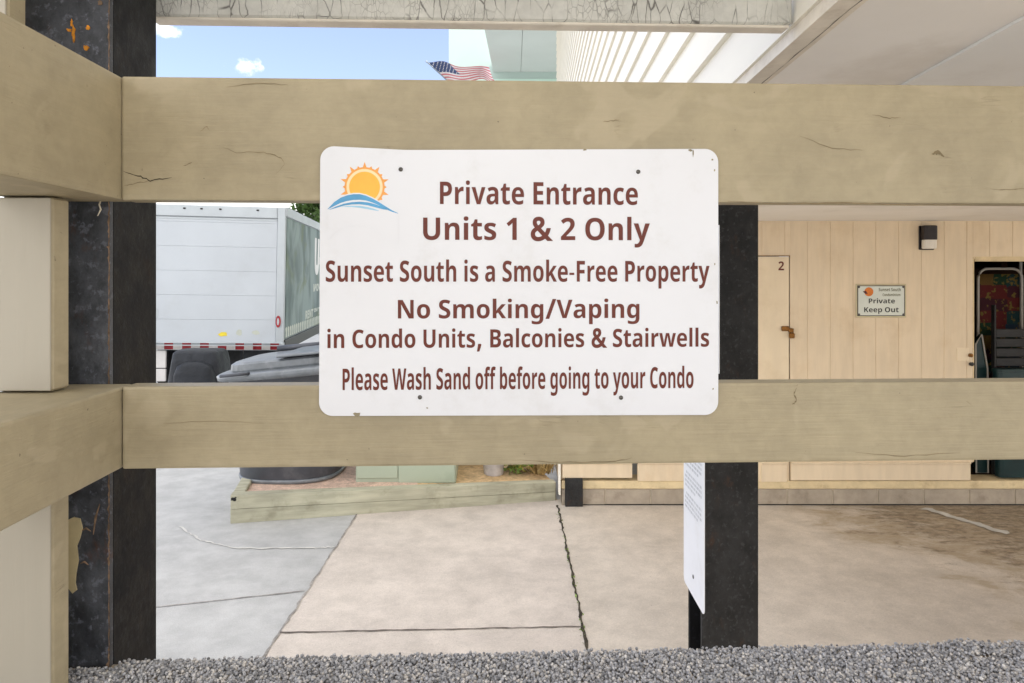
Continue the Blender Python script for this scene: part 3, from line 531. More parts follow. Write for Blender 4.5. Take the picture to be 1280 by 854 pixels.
# ================================================================== SETTING
GX = 0.405
g = bmesh.new()
sheet(g, [(-600, -60, 0), (600, -60, 0), (600, 900, 0), (-600, 900, 0)])
ground = tag(obj('ground', g, M['asphalt']), kind='structure')
s = bmesh.new()
sheet(s, [(-1.33, -3, .004), (GX, -3, .004), (GX, 6.6, .004), (-1.33, 6.6, .004)])
slab = tag(obj('concrete_path', s, M['slab']), kind='structure')
s = bmesh.new()
sheet(s, [(GX, -3, .004), (12, -3, .004), (12, 6.3, .004), (GX, 6.3, .004)])
gar = tag(obj('garage_floor', s, M['garage']), kind='structure')

def wobble_strip(pts, w, z, jit=.3, n=14):
    bm = bmesh.new(); prev = None
    P_ = []
    for (a, b) in zip(pts[:-1], pts[1:]):
        for i in range(n):
            t = i / n; P_.append(Vector((a[0] + (b[0] - a[0]) * t, a[1] + (b[1] - a[1]) * t, z)))
    P_.append(Vector((*pts[-1][:2], z)))
    for i, p in enumerate(P_):
        d = (P_[min(i + 1, len(P_) - 1)] - P_[max(i - 1, 0)]).normalized(); nrm = Vector((-d.y, d.x, 0))
        ww = w * (1 + random.uniform(-jit, jit)); off = nrm * random.uniform(-w, w) * jit
        a, b = bm.verts.new(p + off + nrm * ww / 2), bm.verts.new(p + off - nrm * ww / 2)
        if prev: bm.faces.new((prev[0], a, b, prev[1]))
        prev = (a, b)
    return bm
obj('joint', wobble_strip([(GX, 2.5), (GX + .01, 4.3), (GX, 6.13)], .016, .0085, .45, 40), M['joint'], slab)
obj('joint', wobble_strip([(-1.33, 2.8), (-1.33, 6.0)], .012, .0085, .6, 60), M['thinjoint'], slab)
obj('joint', wobble_strip([(-1.33, 3.94), (GX, 4.01)], .011, .0088, .35, 30), M['midjoint'], slab)
obj('joint', wobble_strip([(-3.2, 4.0), (-1.35, 4.47)], .010, .005, .3, 20), M['thinjoint'], ground)
obj('scrape_mark', wobble_strip([(-2.72, 5.62), (-2.4, 5.32), (-2.06, 5.17), (-1.5, 5.17), (-1.34, 5.2)], .018, .005, .6, 12), M['chalk'], ground)
obj('scrape_mark', wobble_strip([(3.62, 6.05), (3.8, 5.75), (3.93, 5.45)], .07, .0085, .3, 8), M['chalk'], gar)
# weeds caught in the joint
bm = bmesh.new()
for i in range(90):
    y = random.uniform(3.4, 6.0); x = GX + random.gauss(0, .012)
    if random.random() > .35 + .6 * math.sin(y * 5) ** 2: continue
    h = random.uniform(.004, .013); a = random.uniform(0, 6.28); wdt = random.uniform(.004, .009)
    p = Vector((x, y, .008)); q = p + Vector((math.cos(a) * h * .9, math.sin(a) * h * .9, h))
    s_ = Vector((-math.sin(a), math.cos(a), 0)) * wdt
    bm.faces.new([bm.verts.new(p + s_ * .3), bm.verts.new(p - s_ * .3), bm.verts.new((p + q) / 2 - s_), bm.verts.new(q), bm.verts.new((p + q) / 2 + s_)])
tag(obj('weeds', bm, M['leaf_g']), 'tiny weeds growing in the joint of the concrete path', 'weeds', kind='stuff')

# raised landing the photographer stands over, covered in bonded pebbles
LZ = 1.430
CX, CY, YAW = -0.5936, 1.0525, math.atan(0.0379)
def rl(x, y, z=0):           # railing-frame to world
    c, s_ = math.cos(YAW), math.sin(YAW)
    return Vector((CX + x * c - y * s_, CY + x * s_ + y * c, z))
lb = B(-.75, 2.6, -1.6, .062, LZ - .22, LZ - .006, .004)
landing = obj('landing', lb, M['block'])
landing.location = (CX, CY, 0); landing.rotation_euler = (0, 0, YAW)
tag(landing, kind='structure')
t = bmesh.new(); bmesh.ops.create_icosphere(t, subdivisions=1, radius=1.0)
tv = np.array([v.co[:] for v in t.verts]); tf = np.array([[v.index for v in f.verts] for f in t.faces]); t.free()
V, Fc, T = [], [], []
cnt = 0
def pebble(x, y, z, r):
    global cnt
    ax = np.array([rng.uniform(.85, 1.2), rng.uniform(.8, 1.1), rng.uniform(.65, .95)]) * r
    q = rng.normal(size=4); q /= np.linalg.norm(q); a, b, c, d = q
    Rm = np.array([[1 - 2 * (c * c + d * d), 2 * (b * c - a * d), 2 * (b * d + a * c)], [2 * (b * c + a * d), 1 - 2 * (b * b + d * d), 2 * (c * d - a * b)], [2 * (b * d - a * c), 2 * (c * d + a * b), 1 - 2 * (b * b + c * c)]])
    vv = (tv * ax * rng.uniform(.9, 1.1, (len(tv), 1))) @ Rm.T + np.array([x, y, z])
    V.append(vv); Fc.append(tf + cnt); T.append(np.full(len(tv), rng.beta(2.0, 2.2))); cnt += len(tv)
x = -.02
dx = .0045
for layer in range(2):
    xx = -.22
    while xx < 1.9:
        yy = -.16
        while yy < (.064 if xx > -.035 else .040):
            edge = max(0.0, (yy - .045) / .02)
            w_ = rl(xx + random.uniform(-.003, .003), yy + random.uniform(-.003, .003))
            pebble(w_.x, w_.y, LZ - .003 + layer * .0028 - edge * .004 + random.uniform(-.002, .002) + (.006 * math.exp(-((xx - 1.36) / .03) ** 2) if yy > .02 else 0), random.uniform(.0023, .0037))
            yy += dx if layer == 0 else dx * 1.5
        xx += dx if layer == 0 else dx * 1.5
V = np.concatenate(V); Fc = np.concatenate(Fc); T = np.concatenate(T)
me = bpy.data.meshes.new('pebbles')
me.vertices.add(len(V)); me.vertices.foreach_set('co', V.ravel().astype(np.float32))
me.loops.add(Fc.size); me.loops.foreach_set('vertex_index', Fc.ravel().astype(np.int32))
me.polygons.add(len(Fc)); me.polygons.foreach_set('loop_start', np.arange(0, Fc.size, 3, dtype=np.int32))
me.polygons.foreach_set('use_smooth', np.ones(len(Fc), dtype=bool))
at = me.attributes.new('tone', 'FLOAT', 'POINT'); at.data.foreach_set('value', T.astype(np.float32))
me.update(calc_edges=True)
tag(obj('pebbles', me, M['pebble']), 'small grey pebbles bonded over the landing along the bottom of the view', 'pebbles', kind='stuff')

# ================================================================== CONDO BUILDING (garage wall, ceiling, upper storeys)
CE = 2.54
WY = 6.14
cb = empty('condo_building', (GX, WY, 0), 0, 'cream condo building with storage doors under a white ceiling and white lap siding above', 'building')
CBI = Vector((GX, WY, 0))
def cobj(name, bm, mat, parent=cb, smooth=False):
    """mesh given in world coordinates, parented to the condo"""
    off = Vector((0, 0, 0)); o = parent
    while o is not None: off += Vector(o.location); o = o.parent
    bmesh.ops.translate(bm, vec=-off, verts=bm.verts)
    return obj(name, bm, mat, parent, smooth)
s1 = 7.14e-3
def wx_(px): return (px - PX) * WY / F
def wz_(py): return CZ - (py - PY) * WY / F
XL, XR = 0.432, 9.3
DO0, DO1, DOT = wx_(1216), wx_(1330), wz_(324)       # storage opening
D20, D21, D2T = wx_(872), wx_(987), wz_(321)         # door number 2
# garage wall of grooved plywood siding: boards between real grooves
bm = bmesh.new()
def siding(bm, x0, x1, z0, z1, y, pitch=.2032, x_ref=wx_(1180), gw=.0045, gd=.004):
    x = x_ref - math.ceil((x_ref - x0) / pitch) * pitch
    while x < x1:
        a, b = max(x0, x + gw / 2), min(x1, x + pitch - gw / 2)
        if b - a > .003: box(bm, a, b, y, y + .012, z0, z1, .0015)
        x += pitch
    box(bm, x0, x1, y + gd, y + .03, z0, z1)
siding(bm, XL, D20 - .004, .385, CE, WY)
siding(bm, D20 - .004, D21 + .004, D2T + .006, CE, WY)
siding(bm, D21 + .004, DO0, .385, CE, WY)
siding(bm, DO0, DO1, DOT, CE, WY)
siding(bm, DO1, XR, .385, CE, WY)
cobj('siding_wall', bm, M['siding'])
# skirt boards under the siding, each with a little ledge on top
for (a, b, z0) in ((703, 790, 597), (797, D20, 601), (951, 983, 602), (988, 1212, 600), (DO1, XR, 600)):
    x0 = wx_(a) if a > 50 else a; x1 = wx_(b) if b > 50 else b
    bm = B(x0, x1, WY - .016, WY + .03, wz_(z0), .375, .003)
    box(bm, x0, x1, WY - .026, WY + .03, .377, .392, .003)
    cobj('skirt_board', bm, M['siding'])
bm = B(XL + .01, XR, WY - .006, WY + .2, .150, wz_(601), .006)
cobj('sill', bm, M['sill'])
# block course
bm = B(XL + .012, XR, WY + .006, WY + .19, 0.0, .149)
fb = cobj('foundation', bm, M['mortar'])
x = wx_(1041) - 10 * .4064
bm = bmesh.new()
while x < XR:
    a, b = max(x + .005, XL + .012), min(x + .4064 - .005, XR)
    if b - a > .02:
        box(bm, a, b, WY - .002, WY + .10, .012 if x > .7 else .004, .146, .004)
    x += .4064
cobj('block_course', bm, M['block'], fb)
bm = B(XL + .2, XR, WY - .003, WY + .05, .0045, .0125)
cobj('base_gap', bm, M['black'], fb)
bm = B(wx_(706), wx_(728), WY - .045, WY + .05, .004, wz_(597), .004)
cobj('dark_plate', bm, M['steel_grey'])
# side wall of the storage room, white corner trim
bm = bmesh.new()
box(bm, XL, XL + .1, WY + .03, 9.4, .15, CE)
cobj('side_wall', bm, M['siding'])
bm = B(XL - .016, XL + .002, WY - .02, WY + .09, .10, CE - .02, .003)
cobj('corner_trim', bm, M['lap'])
bm = B(XL, XR, WY + .04, 9.4, CE, CE + .04)
cobj('shed_roof', bm, M['trim'])
# door 2
d2 = cobj('door', B(D20, D21 - .004, WY + .002, WY + .03, wz_(602), D2T, .003), M['door'])
lettering('house_number', '2', d2, M['brown'], wx_(973) - GX, wx_(980) - GX, wz_(338), wz_(327), WY - .0005 - WY, 0.0)
bm = B(D20, D21 + .002, WY - .012, WY + .006, D2T + .001, D2T + .010, .002)
cobj('drip_cap', bm, M['brass'], d2)
hx, hz = wx_(987), wz_(415)
bm = bmesh.new()
box(bm, hx - .075, hx - .01, WY - .022, WY + .002, hz + .008, hz + .052, .006)
box(bm, hx - .012, hx + .022, WY - .030, WY - .001, hz - .005, hz + .035, .006)
tube(bm, [(hx + .0, WY - .02, hz - .01), (hx, WY - .03, hz + .03), (hx + .02, WY - .03, hz + .03), (hx + .022, WY - .02, hz - .01)], .005)
box(bm, hx - .014, hx + .034, WY - .038, WY - .014, hz - .055, hz - .008, .008)
cobj('padlock', bm, M['brass'], d2)
# storage opening: frame, dark room
bm = bmesh.new()
box(bm, DO0 - .001, DO0 + .012, WY - .003, WY + .1, .39, DOT + .02, .003)
box(bm, DO1 - .02, DO1 + .02, WY - .006, WY + .1, .39, DOT + .02, .003)
box(bm, DO0 + .02, DO1 - .02, WY - .004, WY + .1, DOT - .02, DOT + .022, .003)
cobj('door_frame', bm, M['sill'])
bm = B(wx_(1196), wx_(1211), WY - .004, WY + .004, wz_(451), wz_(435), .001)
pl = cobj('strike_plate', bm, M['door'])
bm = lathe(bmesh.new(), [(.001, -.002), (.016, 0), (.018, .02), (.001, .026)], 12)
bmesh.ops.rotate(bm, matrix=Matrix.Rotation(R(90), 3, 'X'), verts=bm.verts)
bm2 = bm.copy()
bmesh.ops.translate(bm, vec=(wx_(1212), WY - .004, wz_(444)), verts=bm.verts)
bmesh.ops.translate(bm2, vec=(wx_(1213), WY - .004, wz_(455)), verts=bm2.verts)
cobj('lock', bm, M['brass'], pl); cobj('lock', bm2, M['dkgrey'], pl)
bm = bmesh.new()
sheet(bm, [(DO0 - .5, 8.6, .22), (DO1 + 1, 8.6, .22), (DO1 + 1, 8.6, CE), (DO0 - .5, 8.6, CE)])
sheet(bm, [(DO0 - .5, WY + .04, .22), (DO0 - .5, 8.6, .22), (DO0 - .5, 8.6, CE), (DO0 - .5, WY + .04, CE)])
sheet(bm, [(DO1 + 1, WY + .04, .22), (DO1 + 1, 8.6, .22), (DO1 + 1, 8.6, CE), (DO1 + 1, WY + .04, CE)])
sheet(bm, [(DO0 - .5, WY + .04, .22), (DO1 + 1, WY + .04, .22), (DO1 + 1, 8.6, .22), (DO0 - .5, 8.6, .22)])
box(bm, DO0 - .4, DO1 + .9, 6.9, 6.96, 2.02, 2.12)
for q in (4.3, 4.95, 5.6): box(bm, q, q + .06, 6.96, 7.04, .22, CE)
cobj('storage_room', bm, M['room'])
# ceiling of the garage in two panels with a batten lap between
def ex(y): return 0.545 + 0.030 * y          # plan line of the lap-sided upper wall
bm = bmesh.new()
pn = [(ex(-0.5) + .044, -0.5), (9.4, -0.5), (9.4, WY), (ex(WY) + .044, WY)]
a = [bm.verts.new((x, y, CE)) for x, y in pn]; b = [bm.verts.new((x, y, CE + .06)) for x, y in pn]
bm.faces.new(list(reversed(a))); bm.faces.new(b)
for i in range(4): bm.faces.new((a[i], a[(i + 1) % 4], b[(i + 1) % 4], b[i]))
ce = cobj('ceiling', bm, M['ceiling'])
p0, p1 = P(1280, 19, CE and (CE - CZ) * F / (PY - 19)), P(1135, 100, (CE - CZ) * F / (PY - 100))
dv = (p1 - p0); far = p1 + dv * 9
bm = bmesh.new()
pn = [(p0 - dv * 3)[:2], (p1 + dv * 5)[:2], (9.3, (p1 + dv * 5).y), (9.3, (p0 - dv * 3).y)]
a = [bm.verts.new((x, y, CE - .007)) for x, y in pn]; b = [bm.verts.new((x, y, CE - .0005)) for x, y in pn]
bm.faces.new(a); bm.faces.new(list(reversed(b)))
for i in range(4): bm.faces.new((a[i], a[(i + 1) % 4], b[(i + 1) % 4], b[i]))
cobj('ceiling_panel', bm, M['ceiling2'], ce)
# soffit trim strip between the lap siding and the ceiling
bm = bmesh.new()
for (o0, o1, z0, z1) in ((-.010, .028, CE - .008, CE + .05), (.0295, .046, CE - .004, CE + .05)):
    pn = [(ex(-0.5) + o0, -0.5), (ex(-0.5) + o1, -0.5), (ex(15.5) + o1, 15.5), (ex(15.5) + o0, 15.5)]
    a = [bm.verts.new((x, y, z0)) for x, y in pn]; b = [bm.verts.new((x, y, z1)) for x, y in pn]
    bm.faces.new(list(reversed(a))); bm.faces.new(b)
    for i in range(4): bm.faces.new((a[i], a[(i + 1) % 4], b[(i + 1) % 4], b[i]))
tr = cobj('soffit_trim', bm, M['trim'])
bm = wobble_strip([(ex(1.2) + .0287, 1.2), (ex(3.2) + .0287, 3.2)], .0016, CE - .0085, .8, 60)
cobj('crack', bm, M['dkgrey'], tr)
# lap-sided upper wall: each board tilted out at its foot
bm = bmesh.new()
z = CE + .02
TOPZ = 11.5
while z < TOPZ:
    y0, y1 = -0.5, 15.5
    A = [(ex(y0) - .018, y0, z), (ex(y1) - .018, y1, z), (ex(y1) - .001, y1, z + .158), (ex(y0) - .001, y0, z + .158)]
    Bk = [(ex(y0) + .004, y0, z), (ex(y1) + .004, y1, z), (ex(y1) + .004, y1, z + .158), (ex(y0) + .004, y0, z + .158)]
    a = [bm.verts.new(p) for p in A]; b = [bm.verts.new(p) for p in Bk]
    bm.faces.new(a); bm.faces.new(list(reversed(b)))
    for i in range(4): bm.faces.new((a[i], b[i], b[(i + 1) % 4], a[(i + 1) % 4]))
    z += .152
cobj('lap_siding', bm, M['lap'])
bm = bmesh.new()
pn = [(ex(-0.5) + .01, -0.49), (9.4, -0.49), (9.4, 15.5), (ex(15.5) + .01, 15.5)]
a = [bm.verts.new((x, y, CE + .08)) for x, y in pn]; b = [bm.verts.new((x, y, TOPZ)) for x, y in pn]
bm.faces.new(list(reversed(a))); bm.faces.new(b)
for i in range(4): bm.faces.new((a[i], a[(i + 1) % 4], b[(i + 1) % 4], b[i]))
cobj('upper_storeys', bm, M['lap'])

# unseen slab added above the camera to dim the rails and sign
cobj('shade_slab', B(-1.5, .50, -.9, 1.40, 3.15, 3.3, .004), M['ceiling'])
# top beam with crackled paint
tb = empty('fascia_beam', rl(0, 0), YAW, 'crackled grey painted beam across the top of the view', 'beam')
bz = 2.05 + .506
bm = B(-.10, 1.17, .288, .323, bz, bz + .24, .004)
obj('beam', bm, M['crackled'], tb)
bm = B(-.10, 1.165, .2895, .326, bz - .006, bz - .0005, .002)
obj('bottom_strip', bm, M['trim'], tb)

# ================================================================== GUARD RAILING
LZ = 1.452
gr = empty('guard_railing', (CX, CY, LZ), YAW, 'tan painted wooden guard railing of heavy boards carrying the large white sign', 'railing')
T0, T1, B0, B1 = 2.166 - LZ, 2.356 - LZ, 1.754 - LZ, 1.8805 - LZ
fr = obj('rail', B(-.004, 2.6, 0, .04, T0, T1, .004, seg=2), M['rail_x'], gr)
lr = obj('rail', B(-.003, 2.6, 0, .04, B0, B1, .004, seg=2), M['rail_x'], gr)
lt = obj('rail', B(-.165, -.0045, -1.9, .037, T0 + .001, T1 - .001, .004, seg=2), M['rail_y'], gr)
ll = obj('rail', B(-.165, -.0045, -1.9, .037, B0 + .001, B1 - .001, .004, seg=2), M['rail_y'], gr)
def rp(px, py, y=0.0):
    """photo pixel to (x, z) on the railing face plane, in the railing's frame"""
    d = Vector(((px - PX) / F, 1, (PY - py) / F))
    n = Vector((math.sin(YAW), -math.cos(YAW), 0))
    o = rl(0, y)
    t = n.dot(o - Vector((0, 0, 0))) / n.dot(d)
    h = d * t
    r = Vector((h.x - CX, h.y - CY, 0))
    return r.x * math.cos(YAW) + r.y * math.sin(YAW), CZ + h.z - LZ
def crack(pts, w, y=-.0006, steps=5, jit=1.0):
    bm = bmesh.new(); Q = []
    for a, b in zip(pts[:-1], pts[1:]):
        for i in range(steps):
            t = i / steps
            Q.append((a[0] + (b[0] - a[0]) * t + random.uniform(-.8, .8) * jit, a[1] + (b[1] - a[1]) * t + random.uniform(-.8, .8) * jit))
    Q.append(pts[-1]); prev = None
    for i, q in enumerate(Q):
        x, z = rp(*q); ww = w * math.sin(math.pi * (i + .4) / (len(Q))) * random.uniform(.5, 1.2) + .00015
        a, b = bm.verts.new((x, y, z + ww / 2)), bm.verts.new((x, y, z - ww / 2))
        if prev: bm.faces.new((prev[0], a, b, prev[1]))
        prev = (a, b)
    return bm
M['crackmat'] = paint('open crack', (.045, .038, .024), .2, 60, rough=.9)
M['faint'] = paint('faint crack', L(136, 122, 94), .2, 60, rough=.9)
for pts, w_, mm in (
    ([(154, 214), (176, 221), (188, 226), (215, 222)], .0022, 'crackmat'),
    ([(155, 232), (166, 230), (190, 226)], .0012, 'faint'),
    ([(278, 184), (296, 191), (330, 190), (352, 198), (356, 206), (345, 218)], .0013, 'faint'),
    ([(250, 165), (259, 158), (262, 165)], .0012, 'faint'),
    ([(230, 208), (240, 203)], .0014, 'faint'),
    ([(754, 152), (766, 151), (774, 150)], .0014, 'faint'),
    ([(1090, 143), (1112, 148), (1126, 147)], .0012, 'faint'),
    ([(1000, 170), (1040, 186), (1078, 188)], .0012, 'faint'),
    ([(1165, 193), (1172, 190), (1180, 196)], .007, 'faint'),
    ([(1238, 236), (1262, 238), (1280, 236)], .0015, 'faint'),
    ([(910, 252), (990, 255), (1060, 253), (1130, 257), (1215, 256)], .0022, 'faint'),
    ([(283, 110), (320, 104), (360, 106)], .0010, 'faint')):
    obj('crack', crack(pts, w_), M[mm], fr)
for pts, w_, mm in (
    ([(997, 480), (992, 492), (996, 500), (990, 506)], .004, 'faint'),
    ([(640, 575), (700, 578), (770, 577), (790, 572)], .0014, 'faint'),
    ([(1070, 566), (1130, 570), (1200, 566)], .0012, 'faint'),
    ([(205, 530), (260, 526), (330, 529)], .0009, 'faint')):
    obj('crack', crack(pts, w_), M[mm], lr)

# off-white boards on the left, above, between and below the left rails

pil = empty('board_post', (-.84, 1.02, 0), 0, 'off white wooden post with tan edges beside the steel column at left', 'post')
for (z0, z1, xr) in ((0.0, B0 + LZ - .001, lx(65, 1.0)), (B1 + LZ + .0015, T0 + LZ - .0015, lx(65, 1.0)), (T1 + LZ + .001, 3.2, lx(9, 1.0))):
    obj('post_board', B(-1.15 + .84, xr + .84, -.018, .020, z0, z1, .003), M['rail_y'], pil)
    obj('face_board', B(-1.15 + .84, xr + .84 - .0015, -.0215, -.0185, z0 + .001, z1 - .001, .001), M['white_board'], pil)

# ================================================================== STEEL COLUMNS
c1 = empty('steel_column', (-.72, 1.17, 0), 0, 'black weathered steel column with peeling edge behind the left corner of the railing', 'column', 'steel columns')
X0, X1, Y0c, Y1c = -.812 + .72, -.6425 + .72, 1.098 - 1.17, 1.247 - 1.17
obj('front_flange', B(X0, X1, Y0c, Y0c + .012, .004, 3.4, .002), M['steel_front'], c1)
obj('web_box', B(X0 + .002, X1 - .0015, Y0c + .013, Y1c, .004, 3.4, .002), M['steel_dark'], c1)
# ragged peeled-paint edge along the corner of the flange
bm = bmesh.new(); prev = None; z = 1.2
while z < 3.0:
    wv = max(.0006, abs(random.gauss(.0009, .0012))) * (1.8 if .1 < (z * 2.3) % 1 < .3 else 1)
    a, b = bm.verts.new((X1 - wv, Y0c - .0009, z)), bm.verts.new((X1 + .0012 * random.random(), Y0c - .0009, z))
    if prev: bm.faces.new((prev[0], prev[1], b, a))
    prev = (a, b); z += random.uniform(.002, .007)
obj('peeled_edge', bm, M['peel'], c1)
def blob(cx, cz, rx, rz, y, n=26, jit=.35, d=.0015):
    pts = []
    for k in range(n):
        t = 2 * math.pi * k / n; q = 1 + random.uniform(-jit, jit)
        pts.append((cx + rx * q * math.cos(t), cz + rz * q * math.sin(t)))
    return poly_prism(bmesh.new(), pts, y - d, y)
def c1p(px, py): Y = 1.098; p = P(px, py, Y); return p.x + .72, p.z
for (px, py, rx, rz) in ((92, 42, .003, .012), (87, 38, .004, .003), (110, 35, .003, .003), (108, 60, .004, .004), (125, 4, .003, .005), (90, 29, .0015, .005)):
    cx, cz = c1p(px, py)
    obj('rust_spot', blob(cx, cz, rx, rz, Y0c - .0002, 14, .45, .001), M['rust'] if py > 10 else M['peel'], c1)
pts = [(85, 650), (93, 646), (101, 648), (104, 660), (101, 672), (97, 682), (99, 700), (96, 716), (95, 728), (97, 737), (92, 741), (87, 735), (85, 720)]
obj('paint_drip', poly_prism(bmesh.new(), [(c1p(*p)[0], c1p(*p)[1]) for p in pts], Y0c - .003, Y0c - .0003), M['drip'], c1)
for q in ([(101, 664), (108, 660), (114, 664)], [(101, 704), (106, 702), (111, 706)], [(117, 668), (120, 646), (125, 630)]):
    bm = bmesh.new(); tube(bm, [(c1p(*p)[0], Y0c - .0008, c1p(*p)[1]) for p in q], [.0006, .0018, .0006], 5)
    obj('paint_fleck', bm, M['peel'], c1)
st = bmesh.new()
p = [P(127, 248, 1.09), P(124, 256, 1.075), P(126, 262, 1.073), P(122, 270, 1.072)]
tube(st, p, [.0014, .0011, .0013, .0006], 6)
tag(obj('string', st, M['string']), 'short frayed string hanging below the top rail at the left steel column', 'string')

c2 = empty('steel_column', (.615, 2.015, 0), 0, 'plain dark grey steel column right of the large sign with a small notice on its side', 'column', 'steel columns')
obj('front_flange', B(-.08, .08, -.075, -.062, .004, CE - .03, .002), M['steel_grey'], c2)
obj('web', B(-.006, .006, -.061, .061, .004, CE - .03), M['steel_dark'], c2)
obj('rear_flange', B(-.08, .08, .062, .075, .004, CE - .03, .002), M['steel_dark'], c2)

# notice on the side of that column, edge on to the camera
def rounded(x0, x1, z0, z1, r, n=7):
    pts = []
    for (cx, cz, a0) in ((x1 - r, z1 - r, 0), (x0 + r, z1 - r, 90), (x0 + r, z0 + r, 180), (x1 - r, z0 + r, 270)):
        for k in range(n + 1):
            t = R(a0 + 90 * k / n); pts.append((cx + r * math.cos(t), cz + r * math.sin(t)))
    return pts
ss = empty('side_notice', (.531, 2.0, 1.4), R(90), 'small white rule notice with rounded corners fixed to the side of the grey steel column', 'sign')
# local x runs along world +Y, local -y faces world +X ... flipped below so the print faces left
zt, zb_ = .55, CZ - (755 - PY) * 1.95 / F - 1.4 + .038
yn, yf = 1.892 - 2.0, 2.118 - 2.0
obj('panel', poly_prism(bmesh.new(), rounded(yn, yf, zb_ - .045, zt, .018), .0005, .0025), M['sign_white'], ss)
bm = bmesh.new()
zz = zt - .04; k = 0
while zz > zb_ + .19:
    xx = yf - .02 - (.012 if k % 4 == 0 else 0)
    lim = yn + .03 + (random.uniform(.02, .08) if k % 4 == 3 else 0)
    while xx > lim:
        wl = random.uniform(.008, .026)
        e = max(xx - wl, lim - .004)
        sheet(bm, [(xx, .0029, zz), (e, .0029, zz), (e, .0029, zz - .0075), (xx, .0029, zz - .0075)])
        xx = e - .005
    zz -= .0135 + (.010 if k % 4 == 3 else 0); k += 1
obj('small_print', bm, M['grey_text'], ss)
def screw(name, parent, x, y, z, r=.0035, face=-1):
    bm = lathe(bmesh.new(), [(r * 1.0, 0), (r * .95, .0012), (r * .6, .0020), (.0003, .0021)], 14)
    bmesh.ops.rotate(bm, matrix=Matrix.Rotation(R(90 if face < 0 else -90), 3, 'X'), verts=bm.verts)
    bmesh.ops.translate(bm, vec=(x, y, z), verts=bm.verts)
    return obj(name, bm, M['screw'], parent, True)
screw('screw', ss, (yn + yf) / 2, .0026, zb_ + .015, .006, 1)
us = empty('upper_notice', (.531, 1.92, 2.0), R(90), 'plain white notice board just showing right of the large sign, above the side notice', 'sign')
obj('panel', B(-.165, .13, .001, .004, -.2, .18, .001), M['sign_white'], us)

# ================================================================== LARGE SIGN
sg = empty('notice_sign', rl(0, -.004, LZ), YAW, 'large white entrance sign with brown lettering and a sun logo screwed to the railing', 'sign')
def sp(px, py): return rp(px, py, -.004)
xA, zA = sp(400, 184.5); xB, zB = sp(898, 519)
corn = [sp(400.5, 183), sp(897.5, 186.5), sp(897.5, 518.5), sp(399, 520)]
def sign_outline(n=8):
    base = [corn[1], corn[0], corn[3], corn[2]]      # tr, tl, bl, br
    r = .021; pts = []
    for i, c in enumerate(base):
        sx = -1 if i in (0, 3) else 1; sz = -1 if i in (0, 1) else 1
        cx, cz = c[0] + sx * r, c[1] + sz * r
        a0 = (0, 90, 180, 270)[i]
        for k in range(n + 1):
            t = R(a0 + 90 * k / n); pts.append((cx + r * math.cos(t), cz + r * math.sin(t)))
        if i == 0:    # slight kink along the top edge
            x5, z5 = sp(505, 187.6); pts.append((x5 + .02, z5)); pts.append((x5, z5))
    return pts
out = sign_outline()
obj('panel', poly_prism(bmesh.new(), out, -.0012, .0012), M['sign_white'], sg)
bm = bmesh.new()
cxm, czm = sum(p[0] for p in out) / len(out), sum(p[1] for p in out) / len(out)
ring = [(cxm + (x - cxm) * 1.0018, czm + (z - czm) * 1.0026) for x, z in out]
obj('backing', poly_prism(bm, ring, .0013, .0026), M['sign_edge'], sg)
for txt, a, b, top, base, off in (
    ('Private Entrance', 550, 797, 228.0, 255.8, 0.0),
    ('Units 1 & 2 Only', 529, 812, 272.6, 300.2, 0.0),
    ('Sunset South is a Smoke-Free Property', 407.5, 886.5, 326.2, 352.2, 0.0),
    ('No Smoking/Vaping', 497.5, 799, 374.8, 397.8, 0.0),
    ('in Condo Units, Balconies & Stairwells', 409.5, 886, 411.6, 434.2, 0.0),
    ('Please Wash Sand off before going to your Condo', 428.5, 866.5, 459.8, 486.2, 0.0)):
    (x0, z1_), (x1, _) = sp(a, top), sp(b, top)
    _, z0_ = sp((a + b) / 2, base); _, z1_ = sp((a + b) / 2, top)
    lettering('lettering', txt, sg, M['brown'], x0, x1, z0_, z1_, -.0017, off)
# logo: sun with rays over a wave
lg = None
scx, scz = sp(456, 234)
u = sp(466, 234)[0] - scx; u /= 10            # one photo pixel in metres
def disc(r, y, n=48, cx=scx, cz=scz, cut=None):
    bm = bmesh.new()
    vs = [bm.verts.new((cx + r * math.cos(2 * math.pi * k / n), y, cz + r * math.sin(2 * math.pi * k / n))) for k in range(n)]
    bm.faces.new(vs); return bm
bm = disc(25.0 * u, -.00150)
for k in range(20):
    t = 2 * math.pi * k / 20 + math.pi / 2
    rr = (31.5 if k % 2 == 0 else 27.5) * u
    hw = .11
    bm.faces.new([bm.verts.new((scx + 24 * u * math.cos(t - hw), -.00155, scz + 24 * u * math.sin(t - hw))),
                  bm.verts.new((scx + rr * math.cos(t), -.00155, scz + rr * math.sin(t))),
                  bm.verts.new((scx + 24 * u * math.cos(t + hw), -.00155, scz + 24 * u * math.sin(t + hw)))])
logo = obj('sun_logo', bm, M['sun_o'], sg)
obj('ring', disc(22.6 * u, -.00165), M['sun_l'], logo)
obj('disc', disc(19.2 * u, -.00178), M['sun_y'], logo)
def ribbon(top, bot, y):
    bm = bmesh.new(); prev = None
    for (a, b) in zip(top, bot):
        v = (bm.verts.new((sp(*a)[0], y, sp(*a)[1])), bm.verts.new((sp(*b)[0], y, sp(*b)[1])))
        if prev: bm.faces.new((prev[0], prev[1], v[1], v[0]))
        prev = v
    return bm
xs = [410, 418, 426, 434, 442, 450, 458, 466, 474, 482, 490, 498]
tp = [261.5, 253, 247.5, 244.5, 243, 243, 245, 248.5, 253, 258, 263, 266.8]
b1 = [262, 258, 254, 251.5, 250.3, 250, 251, 253.5, 257, 261.5, 265, 267.2]
ov = [p + 14 for p in tp]
